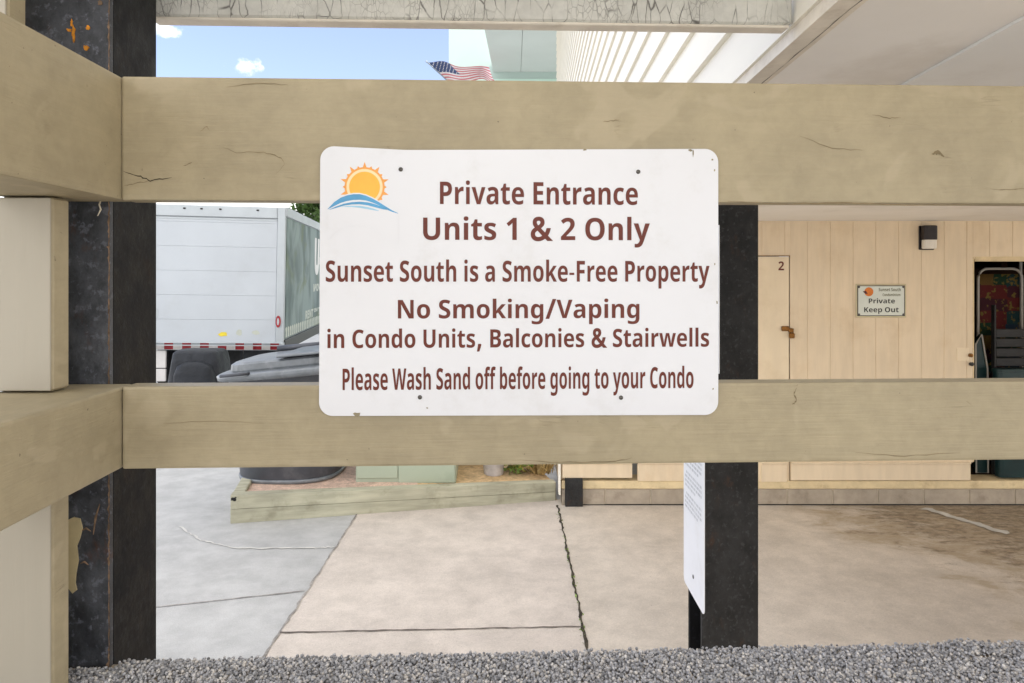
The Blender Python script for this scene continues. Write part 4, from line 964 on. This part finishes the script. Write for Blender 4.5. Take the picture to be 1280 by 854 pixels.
obj('underlay', ribbon([(x, y - 1.6) for x, y in zip(xs, tp)], [(x, y + 25) for x, y in zip(xs, ov)], -.0019), M['sign_white'], logo)
obj('wave', ribbon(list(zip(xs, tp)), list(zip(xs, b1)), -.0021), M['wave_b'], logo)
xs2 = [412, 420, 430, 440, 450, 460, 470, 480, 486]
t2 = [262.2, 258.6, 255, 253, 252.4, 253.2, 255.8, 259.6, 262.3]
b2 = [262.6, 260.4, 257.4, 255.8, 255.6, 257, 259.6, 262.2, 262.6]
obj('wave', ribbon(list(zip(xs2, t2)), list(zip(xs2, b2)), -.0021), M['wave_b'], logo)
xs3 = [428, 440, 450, 460, 468, 474]
obj('wave', ribbon(list(zip(xs3, [258.6, 257.4, 257.6, 259.2, 261.4, 263.6])), list(zip(xs3, [259, 259, 260, 261.8, 263.2, 264])), -.0021), M['wave_l'], logo)
for px, py in ((501, 212), (797.5, 215), (525, 496.5), (776, 497)):
    x, z = sp(px, py); screw('screw', sg, x, -.0013, z, .0034)
# chipped spots on the sign's edges
for px, py, rx, rz in ((862, 188, .004, .002), (866, 193, .001, .005), (446, 518, .005, .003), (890, 200, .0012, .0012), (893, 213, .001, .002), (893, 330, .0012, .002), (534, 510, .002, .0012), (896, 378, .001, .003), (731, 187.5, .003, .0012), (891, 486, .0012, .0012)):
    x, z = sp(px, py)
    obj('chip', blob(x, z, rx, rz, -.00135, 9, .45, .0003), M['sign_edge'], sg)

# ================================================================== WALL ITEMS
ps = empty('private_sign', (wx_(1100.5), WY - .012, wz_(376)), 0, 'small pale private sign with an orange disc on the cream garage wall', 'sign')
obj('rim', B(-.226, .226, .002, .008, -.150, .150, .003), M['sign_frame'], ps)
obj('panel', B(-.205, .205, -.001, .0018, -.130, .130, .002), M['sign_pale'], ps)
q = 7.14e-3
bm = bmesh.new()
for a in ((-.211, -.205, -.136, .136), (.205, .211, -.136, .136)): box(bm, a[0], a[1], -.0012, .0019, a[2], a[3])
for a in ((-.205, .205, -.136, -.130), (-.205, .205, .130, .136)): box(bm, a[0], a[1], -.0012, .0019, a[2], a[3])
obj('border', bm, M['dkgrey'], ps)
def px_(x): return (x - 570) / 1139 * 80 * q
def pz_(y): return (447 - y) / 854 * 60 * q
lettering('lettering', 'Private', ps, M['dkgrey'], px_(348), px_(812), pz_(492), pz_(408), -.0022, 0.0)
lettering('lettering', 'Keep Out', ps, M['dkgrey'], px_(266), px_(880), pz_(650), pz_(562), -.0022, 0.0)
lettering('lettering', 'Sunset South', ps, M['olive_text'], px_(525), px_(918), pz_(276), pz_(222), -.0022, 0.0)
lettering('lettering', 'Condominium', ps, M['olive_text'], px_(595), px_(910), pz_(364), pz_(318), -.0022, 0.0)
obj('disc', disc(px_(430) - px_(350), -.0022, 24, px_(350), pz_(288)), M['orange'], ps)
bm = bmesh.new()
sheet(bm, [(px_(240), -.0026, pz_(280)), (px_(300), -.0026, pz_(270)), (px_(330), -.0026, pz_(330)), (px_(285), -.0026, pz_(322))])
obj('mark', bm, M['dark_red'], ps)
for sx in (-1, 1):
    for sz in (-1, 1): screw('screw', ps, sx * .198, -.0014, sz * .123, .011)

wl = empty('wall_lamp', (wx_(1157.5), WY - .002, wz_(312.5)), 0, 'dark bronze wall lamp with a white lens high on the cream garage wall', 'lamp')
obj('back_plate', B(-.068, .068, -.008, 0, 0, .215, .006), M['lamp_body'], wl)
bm = lathe(bmesh.new(), [(.058, .088), (.062, .092), (.062, .208), (.055, .214)], 24, (0, -.045, 0), 4.0, 1.0, .6)
obj('hood', bm, M['lamp_body'], wl)
bm = lathe(bmesh.new(), [(.050, .008), (.057, .014), (.057, .087)], 24, (0, -.045, 0), 4.0, 1.0, .6)
obj('lens', bm, M['lamp_glass'], wl)

# stored things inside the open storage room
bc = empty('beach_chair', (lx(1250, 6.42), 6.42, .24), 0, 'folded beach chair with a white tube frame and tropical print cloth in the storage doorway', 'chair')
hw, tz = .205, CZ - (336 - PY) * 6.42 / F - .24
pts = [(-hw, 0, 0), (-hw, 0, tz - .09)]
for k in range(1, 7):
    t = R(180 - 15 * k); pts.append((-hw + .09 + .09 * math.cos(t), 0, tz - .09 + .09 * math.sin(t)))
pts += [(-p[0], p[1], p[2]) for p in reversed(pts)]
obj('frame', tube(bmesh.new(), pts, .0125, 8), M['tube'], bc, True)
bm = bmesh.new(); nx, nz = 8, 14
g_ = [[bm.verts.new((-hw + .014 + (2 * hw - .028) * i / nx, .012 + .03 * math.sin(math.pi * i / nx) * (1 if j % 7 else .5), tz - .05 - (tz * .62) * j / nz)) for i in range(nx + 1)] for j in range(nz + 1)]
for j in range(nz):
    for i in range(nx): bm.faces.new((g_[j][i], g_[j][i + 1], g_[j + 1][i + 1], g_[j + 1][i]))
bmesh.ops.solidify(bm, geom=bm.faces, thickness=.012)
obj('cloth', bm, M['floral'], bc, True)
obj('rear_leg', tube(bmesh.new(), [(-hw + .03, .10, .0), (-hw + .03, .05, tz * .55)], .011, 8), M['tube'], bc, True)
obj('rear_leg', tube(bmesh.new(), [(hw - .03, .10, .0), (hw - .03, .05, tz * .55)], .011, 8), M['tube'], bc, True)
ch = empty('slatted_lounger', (lx(1262, 6.30), 6.30, .24), 0, 'charcoal slatted folded lounger leaning in front of the printed beach chair', 'lounger')
zz0 = wz_(470) - .24
z_top = CZ - (411 - PY) * 6.30 / F - .24
for k in range(9):
    z1_ = z_top - k * .088
    if z1_ < .05: break
    obj('slat', B(-.145, .165, -.03 + .012 * k * 0, .0, z1_ - .078, z1_, .006), M['crate'], ch)
obj('side_rail', B(-.165, -.148, -.04, .01, 0, z_top + .22, .004), M['crate'], ch)
obj('side_rail', B(.168, .186, -.04, .01, 0, z_top + .22, .004), M['crate'], ch)
tc_ = empty('storage_tub', (wx_(1268), 6.30, .2), 0, 'teal plastic tub low in the storage doorway under the slatted lounger', 'tub')
bm = lathe(bmesh.new(), [(.15, 0.0), (.19, .02)], 24, (0, 0, 0), 5)
tubz = CZ - (458 - PY) * 6.24 / F - .2
bm.free()
tc_.location = (lx(1266, 6.215), 6.215, .24)
tc_h = CZ - (461 - PY) * 6.2 / F - .24
obj('body', lathe(bmesh.new(), [(.145, 0), (.165, tc_h - .03)], 28, (0, 0, 0), 5, 1, .3), M['teal'], tc_)
obj('lid', lathe(bmesh.new(), [(.172, tc_h - .029), (.174, tc_h - .006), (.165, tc_h)], 28, (0, 0, 0), 5, 1, .3), M['teal'], tc_)
bm = bmesh.new()
tube(bm, [P(1220, 420, 6.3), P(1222, 440, 6.29), P(1226, 470, 6.27), P(1230, 500, 6.25), P(1232, 590, 6.22)], .022, 8)
bm2 = bm.copy(); bmesh.ops.translate(bm2, vec=(.06, .03, 0), verts=bm2.verts)
uo = empty('boogie_board', (0, 0, 0), 0, 'teal board with a pale rim leaning inside the left edge of the storage doorway', 'board')
c_ = P(1227, 500, 6.33)
uo.location = (c_.x, c_.y, .24)
hh = CZ - (418 - PY) * 6.33 / F - .24
pts = [(-.05, 0.0), (.06, 0.0), (.055, hh * .75), (.0, hh), (-.055, hh * .93)]
bm.free(); bm2.free()
obj('board', poly_prism(bmesh.new(), pts, 0, .04), M['teal'], uo)
obj('rim', tube(bmesh.new(), [(x - .004, -.006, z) for x, z in pts], .008, 6, True), M['tube'], uo)

wp = empty('broom_pole', (lx(1276, 6.5), 6.5, .24), 0, 'pale pole standing at the right of the storage doorway behind the printed chair', 'pole')
obj('shaft', tube(bmesh.new(), [(0, 0, 0), (0, 0, 1.98)], .014, 8), M['tube'], wp)
obj('head', B(-.14, .14, -.03, .03, 0, .10, .01), M['crate'], wp)
sb = empty('storage_crate', (lx(1262, 6.75) , 6.75, .24), 0, 'dark red and brown stacked crate behind the folded chairs in the storage room', 'crate')
obj('crate', B(-.34, .5, .0, .16, 0, 1.55, .01), M['room'], sb)
obj('top_panel', B(-.30, .46, -.012, -.002, 1.2, 1.5, .006), M['dark_red'], sb)
# ================================================================== PLANTER EDGE, BIN, UTILITY BOX, PLANTS
A0, A1 = Vector((-2.33, 5.69, 0)), Vector((.40, 6.27, 0))
dl = (A1 - A0); ln = dl.length; ang = math.atan2(dl.y, dl.x)
te = empty('timber_edging', A0, ang, 'weathered greenish timber edging of the planting bed beside the concrete path', 'edging')
def taper(bm, z0a, z1a, z0b, z1b, y0, y1, x0=0, x1=None):
    x1 = x1 or ln
    b = B(x0, x1, y0, y1, 0, 1, .006)
    for v in b.verts:
        t = (v.co.x - x0) / (x1 - x0); v.co.z = (z0a + (z0b - z0a) * t) * (1 - v.co.z) + (z1a + (z1b - z1a) * t) * v.co.z
    b.normal_update(); return b
obj('timber', taper(None, 0.0, .118, 0, .082, 0, .10), M['timber'], te)
obj('timber', taper(None, .121, .235, .085, .168, -.004, .097, .002, ln + .0), M['timber'], te)
obj('timber', B(0.002, .10, .103, 2.2, .115, .232, .006), M['timber'], te)
obj('timber', B(0.0, .098, .103, 2.2, .0, .112, .006), M['timber'], te)
bm = bmesh.new()
obj('rot_hole', blob(.03, .205, .022, .017, -.0042, 12, .4, .002), M['black'], te)
c, s_ = math.cos(ang), math.sin(ang)
def tp_(x, y, z): return (A0.x + x * c - y * s_, A0.y + x * s_ + y * c, z)
bm = bmesh.new()
for i in range(26):
    pass
sheet(bm, [tp_(.1, .10, .20), tp_(1.55, .10, .185), tp_(1.55, 2.3, .19), tp_(.1, 2.3, .20)])
tag(obj('gravel_bed', bm, M['brick']), kind='structure')
bm = bmesh.new()
sheet(bm, [tp_(1.55, .10, .178), tp_(ln, .10, .145), tp_(ln - .35, 3.6, .3), tp_(1.55, 3.6, .3)])
tag(obj('planting_bed', bm, M['sand']), kind='structure')

# large tapered refuse container
tb_ = empty('refuse_container', (-2.07, 6.56, .20), 0, 'big dark grey round plastic refuse container with a hinged lid on the red gravel', 'container')
rz = CZ - (456 - PY) * 6.5 / F - .20
prof = [(.43, 0), (.455, .012), (.462, .05), (.555, rz - .06), (.565, rz - .05), (.565, rz)]
obj('body', lathe(bmesh.new(), prof, 56, (0, 0, 0), 2.7, 1.0, .98), M['dark_plastic'], tb_, True)
obj('foot_band', lathe(bmesh.new(), [(.464, .0), (.470, .006), (.472, .028), (.464, .035)], 56, (0, 0, 0), 2.7, 1.0, .98), M['lid'], tb_, True)
bm = lathe(bmesh.new(), [(.565, rz - .060), (.612, rz - .052), (.620, rz - .008), (.60, rz + .006), (.575, rz + .014)], 56, (0, 0, 0), 3.6, 1.0, .98)
obj('rim', bm, M['lid'], tb_, True)
bm = lathe(bmesh.new(), [(.50, rz + .010), (.505, rz + .03), (.50, rz + .080), (.47, rz + .098), (.2, rz + .110)], 56, (.0, .03, 0), 5, 1.0, .95)
ld = obj('lid', bm, M['lid'], tb_)
obj('flap', B(-.02, .50, -.478, .30, rz + .112, rz + .135, .008), M['lid'], ld)
obj('hinge', tube(bmesh.new(), [(-.30, .40, rz + .135), (.50, .40, rz + .135)], .028, 10), M['dark_plastic'], ld, True)
obj('handle', tube(bmesh.new(), [(-.46, -.575, rz + .012), (-.44, -.64, rz + .018), (-.24, -.64, rz + .018), (-.22, -.575, rz + .012)], .014, 8), M['dark_plastic'], ld, True)
for o_ in [tb_] + list(tb_.children_recursive):
    if o_.type == 'MESH' and o_.name.split('.')[0] != 'foot_band':
        for v in o_.data.vertices:
            v.co.z += -.0 + .10 * v.co.x * max(0.0, min(1.0, v.co.z / rz)) ** 3
dn = empty('covered_bin', (lx(250, 9.3), 9.3, 0), 0, 'bulky bin under a creased black cover between the refuse container and the truck', 'covered bin')
zt_ = CZ - (437 - PY) * 9.3 / F
cov = lathe(bmesh.new(), [(.40, 0), (.37, zt_ * .5), (.335, zt_ * .86), (.31, zt_ * .97), (.27, zt_), (.05, zt_ + .01)], 72, (0, 0, 0), 4.0, 1.0, .8)
for v in cov.verts:
    a = math.atan2(v.co.y, v.co.x)
    f = 1 + .025 * math.sin(a * 5 + v.co.z * 6) + .015 * math.sin(a * 11 + v.co.z * 2)
    v.co.x *= f; v.co.y *= f
obj('cover', cov, M['bag'], dn, True)
zb2 = CZ - (452 - PY) * 9.0 / F
hump = lathe(bmesh.new(), [(.27, 0), (.265, zb2 * .80), (.22, zb2 * .93), (.12, zb2 * .99), (.02, zb2)], 40, (.05, -.27, 0), 2.6, 1.0, .45)
obj('hump', hump, M['bag'], dn, True)
ub = empty('utility_box', (lx(507.5, 6.22) , 6.22, .165), R(2), 'pale green metal utility box standing behind the timber edging', 'utility box')
W_ = .452
obj('cabinet', B(-W_, W_, .0, .7, .0, .80, .012, seg=2), M['ubox'], ub)
obj('door', B(-W_ + .01, -.072, -.014, -.001, .06, .77, .005), M['ubox'], ub)
obj('door', B(-.066, W_ - .01, -.014, -.001, .012, .77, .005), M['ubox'], ub)
obj('lid', B(-W_ - .02, W_ + .02, -.03, .73, .802, .85, .012), M['ubox'], ub)
obj('handle', B(-.15, -.10, -.03, -.0145, .40, .52, .006), M['steel_grey'], ub)

pt = empty('stone_pot', (lx(617, 6.55), 6.55, .15), 0, 'pale stone flower pot between the utility box and the green bush', 'pot')
pt.location.z = .152
obj('pot', lathe(bmesh.new(), [(.085, 0), (.09, .01), (.118, .24), (.128, .245), (.128, .28), (.11, .285)], 28), M['pot'], pt, True)
obj('soil', lathe(bmesh.new(), [(.10, .286), (.09, .29)], 20), M['joint'], pt)

def leafy(bm, c, rad, n, size, droop=.3, upd=.6):
    for i in range(n):
        d = Vector((random.gauss(0, 1), random.gauss(0, 1), random.gauss(0, 1))).normalized() * (random.random() ** .45)
        p = Vector((c[0] + d.x * rad[0], c[1] + d.y * rad[1], c[2] + d.z * rad[2]))
        ax = (d + Vector((random.gauss(0, .6), random.gauss(0, .6), upd * random.random()))).normalized()
        sd = ax.cross(Vector((random.gauss(0, 1), random.gauss(0, 1), random.gauss(0, 1)))).normalized()
        l = size * random.uniform(.6, 1.4); w_ = l * .32
        nrm = ax.cross(sd)
        v = [p, p + ax * l * .5 + sd * w_ + nrm * l * .06, p + ax * l - nrm * l * droop * .3, p + ax * l * .5 - sd * w_ + nrm * l * .06]
        f = bm.faces.new([bm.verts.new(q) for q in v])
    return bm
def bush(name, px, Y, z0, rad, n, size, mats, label, cat, straw=False):
    e = empty(name, (lx(px, Y), Y, z0), 0, label, cat)
    bm = bmesh.new()
    for k in range(7):
        a = random.uniform(0, 6.28); r = random.uniform(.2, .8)
        tube(bm, [(0, 0, 0), (math.cos(a) * rad[0] * r * .5, math.sin(a) * rad[1] * r * .5, rad[2] * .9), (math.cos(a) * rad[0] * r, math.sin(a) * rad[1] * r, rad[2] * 1.5)], [.006, .004, .002], 5)
    obj('stem', bm, M['straw'], e)
    for mm, cnt_ in mats:
        bm = bmesh.new()
        for k in range(6):
            cc = (random.uniform(-.6, .6) * rad[0], random.uniform(-.6, .6) * rad[1], rad[2] * random.uniform(.5, 1.5))
            leafy(bm, cc, [q_ * .5 for q_ in rad], cnt_ // 6, size)
        obj('foliage', bm, M[mm], e)
    return e
bush('green_bush', 648, 6.62, .16, (.16, .16, .18), 400, .05, (('leaf_g', 420), ('leaf_y', 420)), 'small bush of green and yellow leaves right of the pale pot', 'bush')
def straw_tuft(px, Y, label, n=240, r=.2, h=.3):
    e = empty('dry_grass_tuft', (lx(px, Y), Y, .16), 0, label, 'grass tuft', 'dry grass tufts in the bed')
    bm = bmesh.new()
    for i in range(n):
        a = random.uniform(0, 6.28); r0 = random.random() * r * .6; r1 = r0 + random.uniform(.02, r)
        hh_ = random.uniform(.3, 1) * h
        p0 = Vector((math.cos(a) * r0, math.sin(a) * r0, 0)); p2 = Vector((math.cos(a + random.gauss(0, .3)) * r1, math.sin(a) * r1, hh_ * random.uniform(.5, 1)))
        p1 = (p0 + p2) / 2 + Vector((0, 0, hh_ * .35)); s2 = Vector((-math.sin(a), math.cos(a), 0)) * .004
        bm.faces.new([bm.verts.new(p0 + s2), bm.verts.new(p0 - s2), bm.verts.new(p1 - s2), bm.verts.new(p1 + s2)])
        bm.faces.new([bm.verts.new(p1 + s2), bm.verts.new(p1 - s2), bm.verts.new(p2)])
    obj('blades', bm, M['straw'], e)
    return e
straw_tuft(676, 6.66, 'thick dry straw coloured grass tuft at the right end of the bed', 420, .22, .34)
straw_tuft(590, 6.9, 'thin dry grass tuft right next to the green utility box', 160, .2, .26)

# ================================================================== TRUCK
tx = P(353, 432, 11.6)
TY = R(7.0)
tk = empty('box_truck', (tx.x, 11.6, 0), TY, 'white box truck with a dark green lettered side parked beyond the steel column', 'truck')
tk.rotation_euler = (0, R(1.0), TY)
W2, ZD, ZT, LEN = 2.45, .88, 3.20, 6.6
# box: x from -W2 to 0, y from 0 to LEN
bm = B(-W2, 0, .04, LEN, ZD, ZT, .02)
bx = obj('cargo_box', bm, M['white_metal'], tk)
bm = bmesh.new()
box(bm, -.13, .006, -.02, .05, ZD - .02, ZT + .004, .012)
box(bm, -W2 - .006, -W2 + .13, -.02, .05, ZD - .02, ZT + .004, .012)
box(bm, -W2 + .13, -.13, -.02, .05, ZT - .19, ZT + .004, .012)
obj('rear_frame', bm, M['alu'], bx)
rd = bmesh.new()
zz = ZD + .02
while zz < ZT - .22:
    box(rd, -W2 + .135, -.135, .0, .03, zz, min(zz + .403, ZT - .195), .0015)
    zz += .405
rdo = obj('roll_up_door', rd, M['white_metal'], tk)
obj('door_track', B(-W2 + .14, -.14, -.004, .002, ZT - .235, ZT - .20, .004), M['alu'], rdo)
for k in (-1.62, -1.35, -1.05, -.45):
    obj('marker_lamp', B(k - .02, k + .02, -.034, -.021, ZT - .07, ZT - .045, .005), M['steel_grey'], bx)
obj('tail_lamp', blob(-.085, 1.28, .040, .10, -.021, 24, 0.0, .02), M['red'], bx)
obj('tail_lamp', blob(-W2 + .085, 1.28, .040, .10, -.021, 24, 0.0, .02), M['red'], bx)
obj('lens', blob(-.085, 1.28, .018, .06, -.0415, 16, 0.0, .004), M['alu'], bx)
# side skin, lettering and striped lower band
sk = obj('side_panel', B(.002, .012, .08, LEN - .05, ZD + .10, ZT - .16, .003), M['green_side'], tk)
obj('top_rail', B(-.01, .03, .0, LEN, ZT - .15, ZT + .01, .01), M['alu'], bx)
def flip_side(x, y, z): return (.0135, x, z)
lettering('lettering', 'U-HAUL', sk, M['white'], 3.0, 6.4, 2.08, 2.86, 0, .03, flip_side)
lettering('lettering', 'MOVING TRUCKS', sk, M['gold'], 2.9, 6.2, 1.72, 1.88, 0, .02, flip_side)
lettering('lettering', 'RENT BY THE DAY', sk, M['gold'], 2.0, 5.2, 1.19, 1.36, 0, .015, flip_side)
bm = bmesh.new()
for k in range(32):
    y0 = .10 + k * .19
    pts = [(y0, ZD + .12), (y0 + .12, ZD + .12), (y0 + .13, ZD + .22), (y0 + .10, ZD + .28), (y0 + .03, ZD + .30), (y0 - .03, ZD + .27), (y0 + .02, ZD + .2)]
    bm.faces.new([bm.verts.new((.0135, a, b)) for a, b in pts])
obj('band_print', bm, M['gold'], sk)
obj('bottom_rail', B(-.02, .03, .0, LEN, ZD - .10, ZD + .09, .01), M['dkgrey'], bx)
# deck edge with reflective tape
dk = obj('deck_edge', B(-W2, .02, -.10, .04, ZD - .075, ZD + .05, .008), M['alu'], tk)
seg = .140
for r_, z0, z1 in ((0, ZD - .066, ZD - .005), (1, ZD + .012, ZD + .042)):
    bmr = bmesh.new(); x = -W2 + .02; i = 0
    prev = (bmr.verts.new((x, -.103, z0)), bmr.verts.new((x, -.103, z1)))
    while x < -.03:
        x = min(x + seg, -.03)
        cur = (bmr.verts.new((x, -.103, z0)), bmr.verts.new((x, -.103, z1)))
        f = bmr.faces.new((prev[0], cur[0], cur[1], prev[1])); f.material_index = i % 2 if (r_ == 0 or i % 5) else 1
        prev = cur; i += 1
    bmesh.ops.solidify(bmr, geom=bmr.faces, thickness=.003)
    obj('reflective_tape', bmr, [M['red'], M['white'] if r_ == 0 else M['alu']], dk)
obj('sticker', blob(-.98, 1.06, .07, .035, -.0015, 16, .2, .002), M['yellow'], rdo)
obj('sticker', blob(-.72, 1.09, .05, .05, -.0015, 16, .2, .002), M['gold'], rdo)
obj('sticker', blob(-.45, 1.09, .06, .04, -.0015, 16, .2, .002), M['gold'], rdo)
obj('sticker', blob(-2.05, 1.40, .05, .09, -.0015, 16, .1, .002), M['alu'], rdo)
obj('bumper_panel', B(-2.25, -1.86, -.05, .0, .50, .79, .01), M['white'], tk)
obj('bumper_panel', B(-2.25, -1.86, -.05, .0, .28, .485, .01), M['white'], tk)
obj('mudflap', B(-1.84, -.74, .30, .33, .25, .80, .01), M['bag'], tk)
obj('mudflap', B(-.72, -.12, .30, .33, .25, .80, .01), M['bag'], tk)
obj('chassis', B(-1.65, -.75, .3, LEN + 1.2, .55, .79, .02), M['dkgrey'], tk)
def wheel(x, y):
    bm = lathe(bmesh.new(), [(.22, 0), (.40, .015), (.42, .05), (.42, .20), (.40, .235), (.22, .25)], 32)
    bmesh.ops.rotate(bm, matrix=Matrix.Rotation(R(90), 3, 'Y'), verts=bm.verts)
    bmesh.ops.translate(bm, vec=(x, y, .42), verts=bm.verts)
    wv = obj('wheel', bm, M['tyre'], tk, False)
    bm = lathe(bmesh.new(), [(.04, -.004), (.20, -.004), (.215, .03), (.215, .22), (.20, .254), (.04, .254)], 24)
    bmesh.ops.rotate(bm, matrix=Matrix.Rotation(R(90), 3, 'Y'), verts=bm.verts)
    bmesh.ops.translate(bm, vec=(x, y, .42), verts=bm.verts)
    obj('rim', bm, M['alu'], wv)
for x in (-2.36, -.33):
    for y in (1.2, LEN + .55): wheel(x, y)
bm = bmesh.new()
pts = [(LEN + .1, .5), (LEN + 1.7, .5), (LEN + 1.75, 1.25), (LEN + 1.2, 1.4), (LEN + .75, 2.2), (LEN + .1, 2.3)]
a = [bm.verts.new((-W2 + .2, y, z)) for y, z in pts]; b = [bm.verts.new((-.2, y, z)) for y, z in pts]
bm.faces.new(a); bm.faces.new(list(reversed(b)))
for i in range(6): bm.faces.new((a[i], a[(i + 1) % 6], b[(i + 1) % 6], b[i]))
cabo = obj('cab', bm, M['white_metal'], tk)
bm = bmesh.new(); pts = [(LEN + .2, 1.45), (LEN + 1.02, 1.45), (LEN + .68, 2.1), (LEN + .2, 2.15)]
bm.faces.new([bm.verts.new((-.197, y, z)) for y, z in pts])
obj('side_window', bm, M['glass'], cabo)

# tree and pole beyond the truck
def tree(px, Y, zc, rad, n, label):
    e = empty('leafy_tree', (lx(px, Y), Y, 0), 0, label, 'tree')
    bm = bmesh.new()
    tube(bm, [(0, 0, 0), (.05, 0, zc * .4), (-.05, .05, zc * .8)], [.16, .12, .08], 10)
    for k in range(7):
        a = k * .9; tube(bm, [(0, 0, zc * (.5 + .05 * k)), (math.cos(a) * rad[0] * .5, math.sin(a) * rad[1] * .5, zc), (math.cos(a) * rad[0] * .8, math.sin(a) * rad[1] * .8, zc + rad[2] * .4)], [.06, .04, .015], 6)
    obj('trunk', bm, M['bark'], e)
    bm = bmesh.new()
    for k in range(34):
        d = Vector((random.gauss(0, 1), random.gauss(0, 1), random.gauss(0, .8))).normalized() * random.uniform(.35, 1)
        leafy(bm, (d.x * rad[0], d.y * rad[1], zc + d.z * rad[2]), (.4, .4, .3), n // 34, .12)
    obj('crown', bm, M['leaf_t'], e)
tree(420, 21.5, 4.15, (1.15, 1.1, 1.0), 9000, 'green tree mostly hidden behind the sign beyond the truck')
up = empty('utility_pole', (lx(376, 27), 27, 0), 0, 'slim grey pole standing beyond the roof of the truck', 'pole')
bm = tube(bmesh.new(), [(0, 0, 0), (0, 0, 5.7)], .09, 10)
obj('shaft', bm, M['alu'], up)
obj('crossarm', B(-.5, .5, -.05, .05, 5.45, 5.55, .01), M['alu'], up)

# ================================================================== FAR BUILDING WITH FLAG
FY = 25.0
fx = lx(561, FY)
fbld = empty('apartment_tower', (fx, FY, 0), 0, 'pale mint apartment building with a wide grey balcony soffit against the sky', 'building')
obj('wall', B(0, 12, 0, 10, 0, 16), M['mint'], fbld)
sz = CZ + (PY - 90) * FY / F
sx0 = lx(612.5, FY) - fx
bm = bmesh.new()
pn = [(-.10 + sx0, -6.5), (11, -6.5), (11, -.001), (sx0 + .12, -.001)]
def slab_(bm, pn, z0, z1):
    a = [bm.verts.new((x, y, z0)) for x, y in pn]; b = [bm.verts.new((x, y, z1)) for x, y in pn]
    bm.faces.new(list(reversed(a))); bm.faces.new(b)
    n = len(pn)
    for i in range(n): bm.faces.new((a[i], a[(i + 1) % n], b[(i + 1) % n], b[i]))
    return bm
xm_ = lx(651, FY) - fx
bl = obj('balcony', slab_(bm, [pn[0], (xm_ - .006, -6.5), (xm_ - .006, -.001), pn[3]], sz, sz + .3), M['soffit'], fbld)
obj('soffit_panel', slab_(bmesh.new(), [(xm_ + .006, -6.5), pn[1], pn[2], (xm_ + .006, -.001)], sz, sz + .3), M['soffit'], bl)
obj('band', B(.0, 11.9, -.03, -.002, sz - .55, sz - .26, .005), M['mint_d'], fbld)
obj('parapet', B(sx0, 11, -6.5, -6.35, sz + .301, sz + 1.3), M['mint'], bl)
for k in range(3):
    x0 = .8 + 2.6 * k
    wn = obj('window', B(x0, x0 + 1.4, -.05, -.003, 3.2, 4.7, .01), M['white'], fbld)
    obj('pane', B(x0 + .08, x0 + 1.32, -.056, -.052, 3.28, 4.62), M['glass'], wn)

tip, base_ = P(533, 77, 22.6), P(592, 131, 24.9)
fl = empty('flag', base_, 0, 'striped flag with a blue starred corner flying from a slanted pole on the mint building', 'flag')
pv = tip - base_
obj('pole', tube(bmesh.new(), [(0, 0, 0), tuple(pv)], .022, 8), M['pole'], fl)
obj('finial', lathe(bmesh.new(), [(.005, -.04), (.035, -.02), (.035, .02), (.005, .04)], 10, tuple(pv)), M['pole'], fl)
hoist = 1.15
hd = (base_ - tip).normalized()
NXF, NYF = 30, 13
bm = bmesh.new()
gv = []
fly = Vector((.97, .1, .02)).normalized()
for j in range(NYF + 1):
    row = []
    for i in range(NXF + 1):
        s_, t_ = i / NXF, j / NYF
        p = pv + hd * (.06 + hoist * t_ * (1 - .12 * s_)) + fly * 1.95 * s_
        wv = math.sin(s_ * 9.5 + t_ * 2.2) * .24 * s_ ** .6
        p += Vector((.10 * math.cos(s_ * 7 + t_ * 3) * s_, wv * 1.5, wv * .9 + .16 * s_ * (1 - t_) * math.sin(s_ * 6) - .30 * s_ * t_ * 0 - .08 * s_ ))
        row.append(bm.verts.new(p))
    gv.append(row)
for j in range(NYF):
    for i in range(NXF):
        f = bm.faces.new((gv[j][i], gv[j][i + 1], gv[j + 1][i + 1], gv[j + 1][i]))
        f.material_index = 2 if (j < 7 and i < 12) else (0 if j % 2 == 0 else 1)
stars = bmesh.new()
for j in range(7):
    for i in range(12):
        if (i + j) % 2 == 0:
            cc = (gv[j][i].co + gv[j + 1][i + 1].co) / 2
            for dy in (-.006, .006):
                q_ = [cc + Vector((dx_ * .022, dy, dz_ * .022)) for dx_, dz_ in ((1, 0), (0, 1), (-1, 0), (0, -1))]
                stars.faces.new([stars.verts.new(v) for v in q_])
cl_ = obj('cloth', bm, [M['flag_r'], M['flag_w'], M['flag_b']], fl, True)
obj('stars', stars, M['flag_w'], cl_)
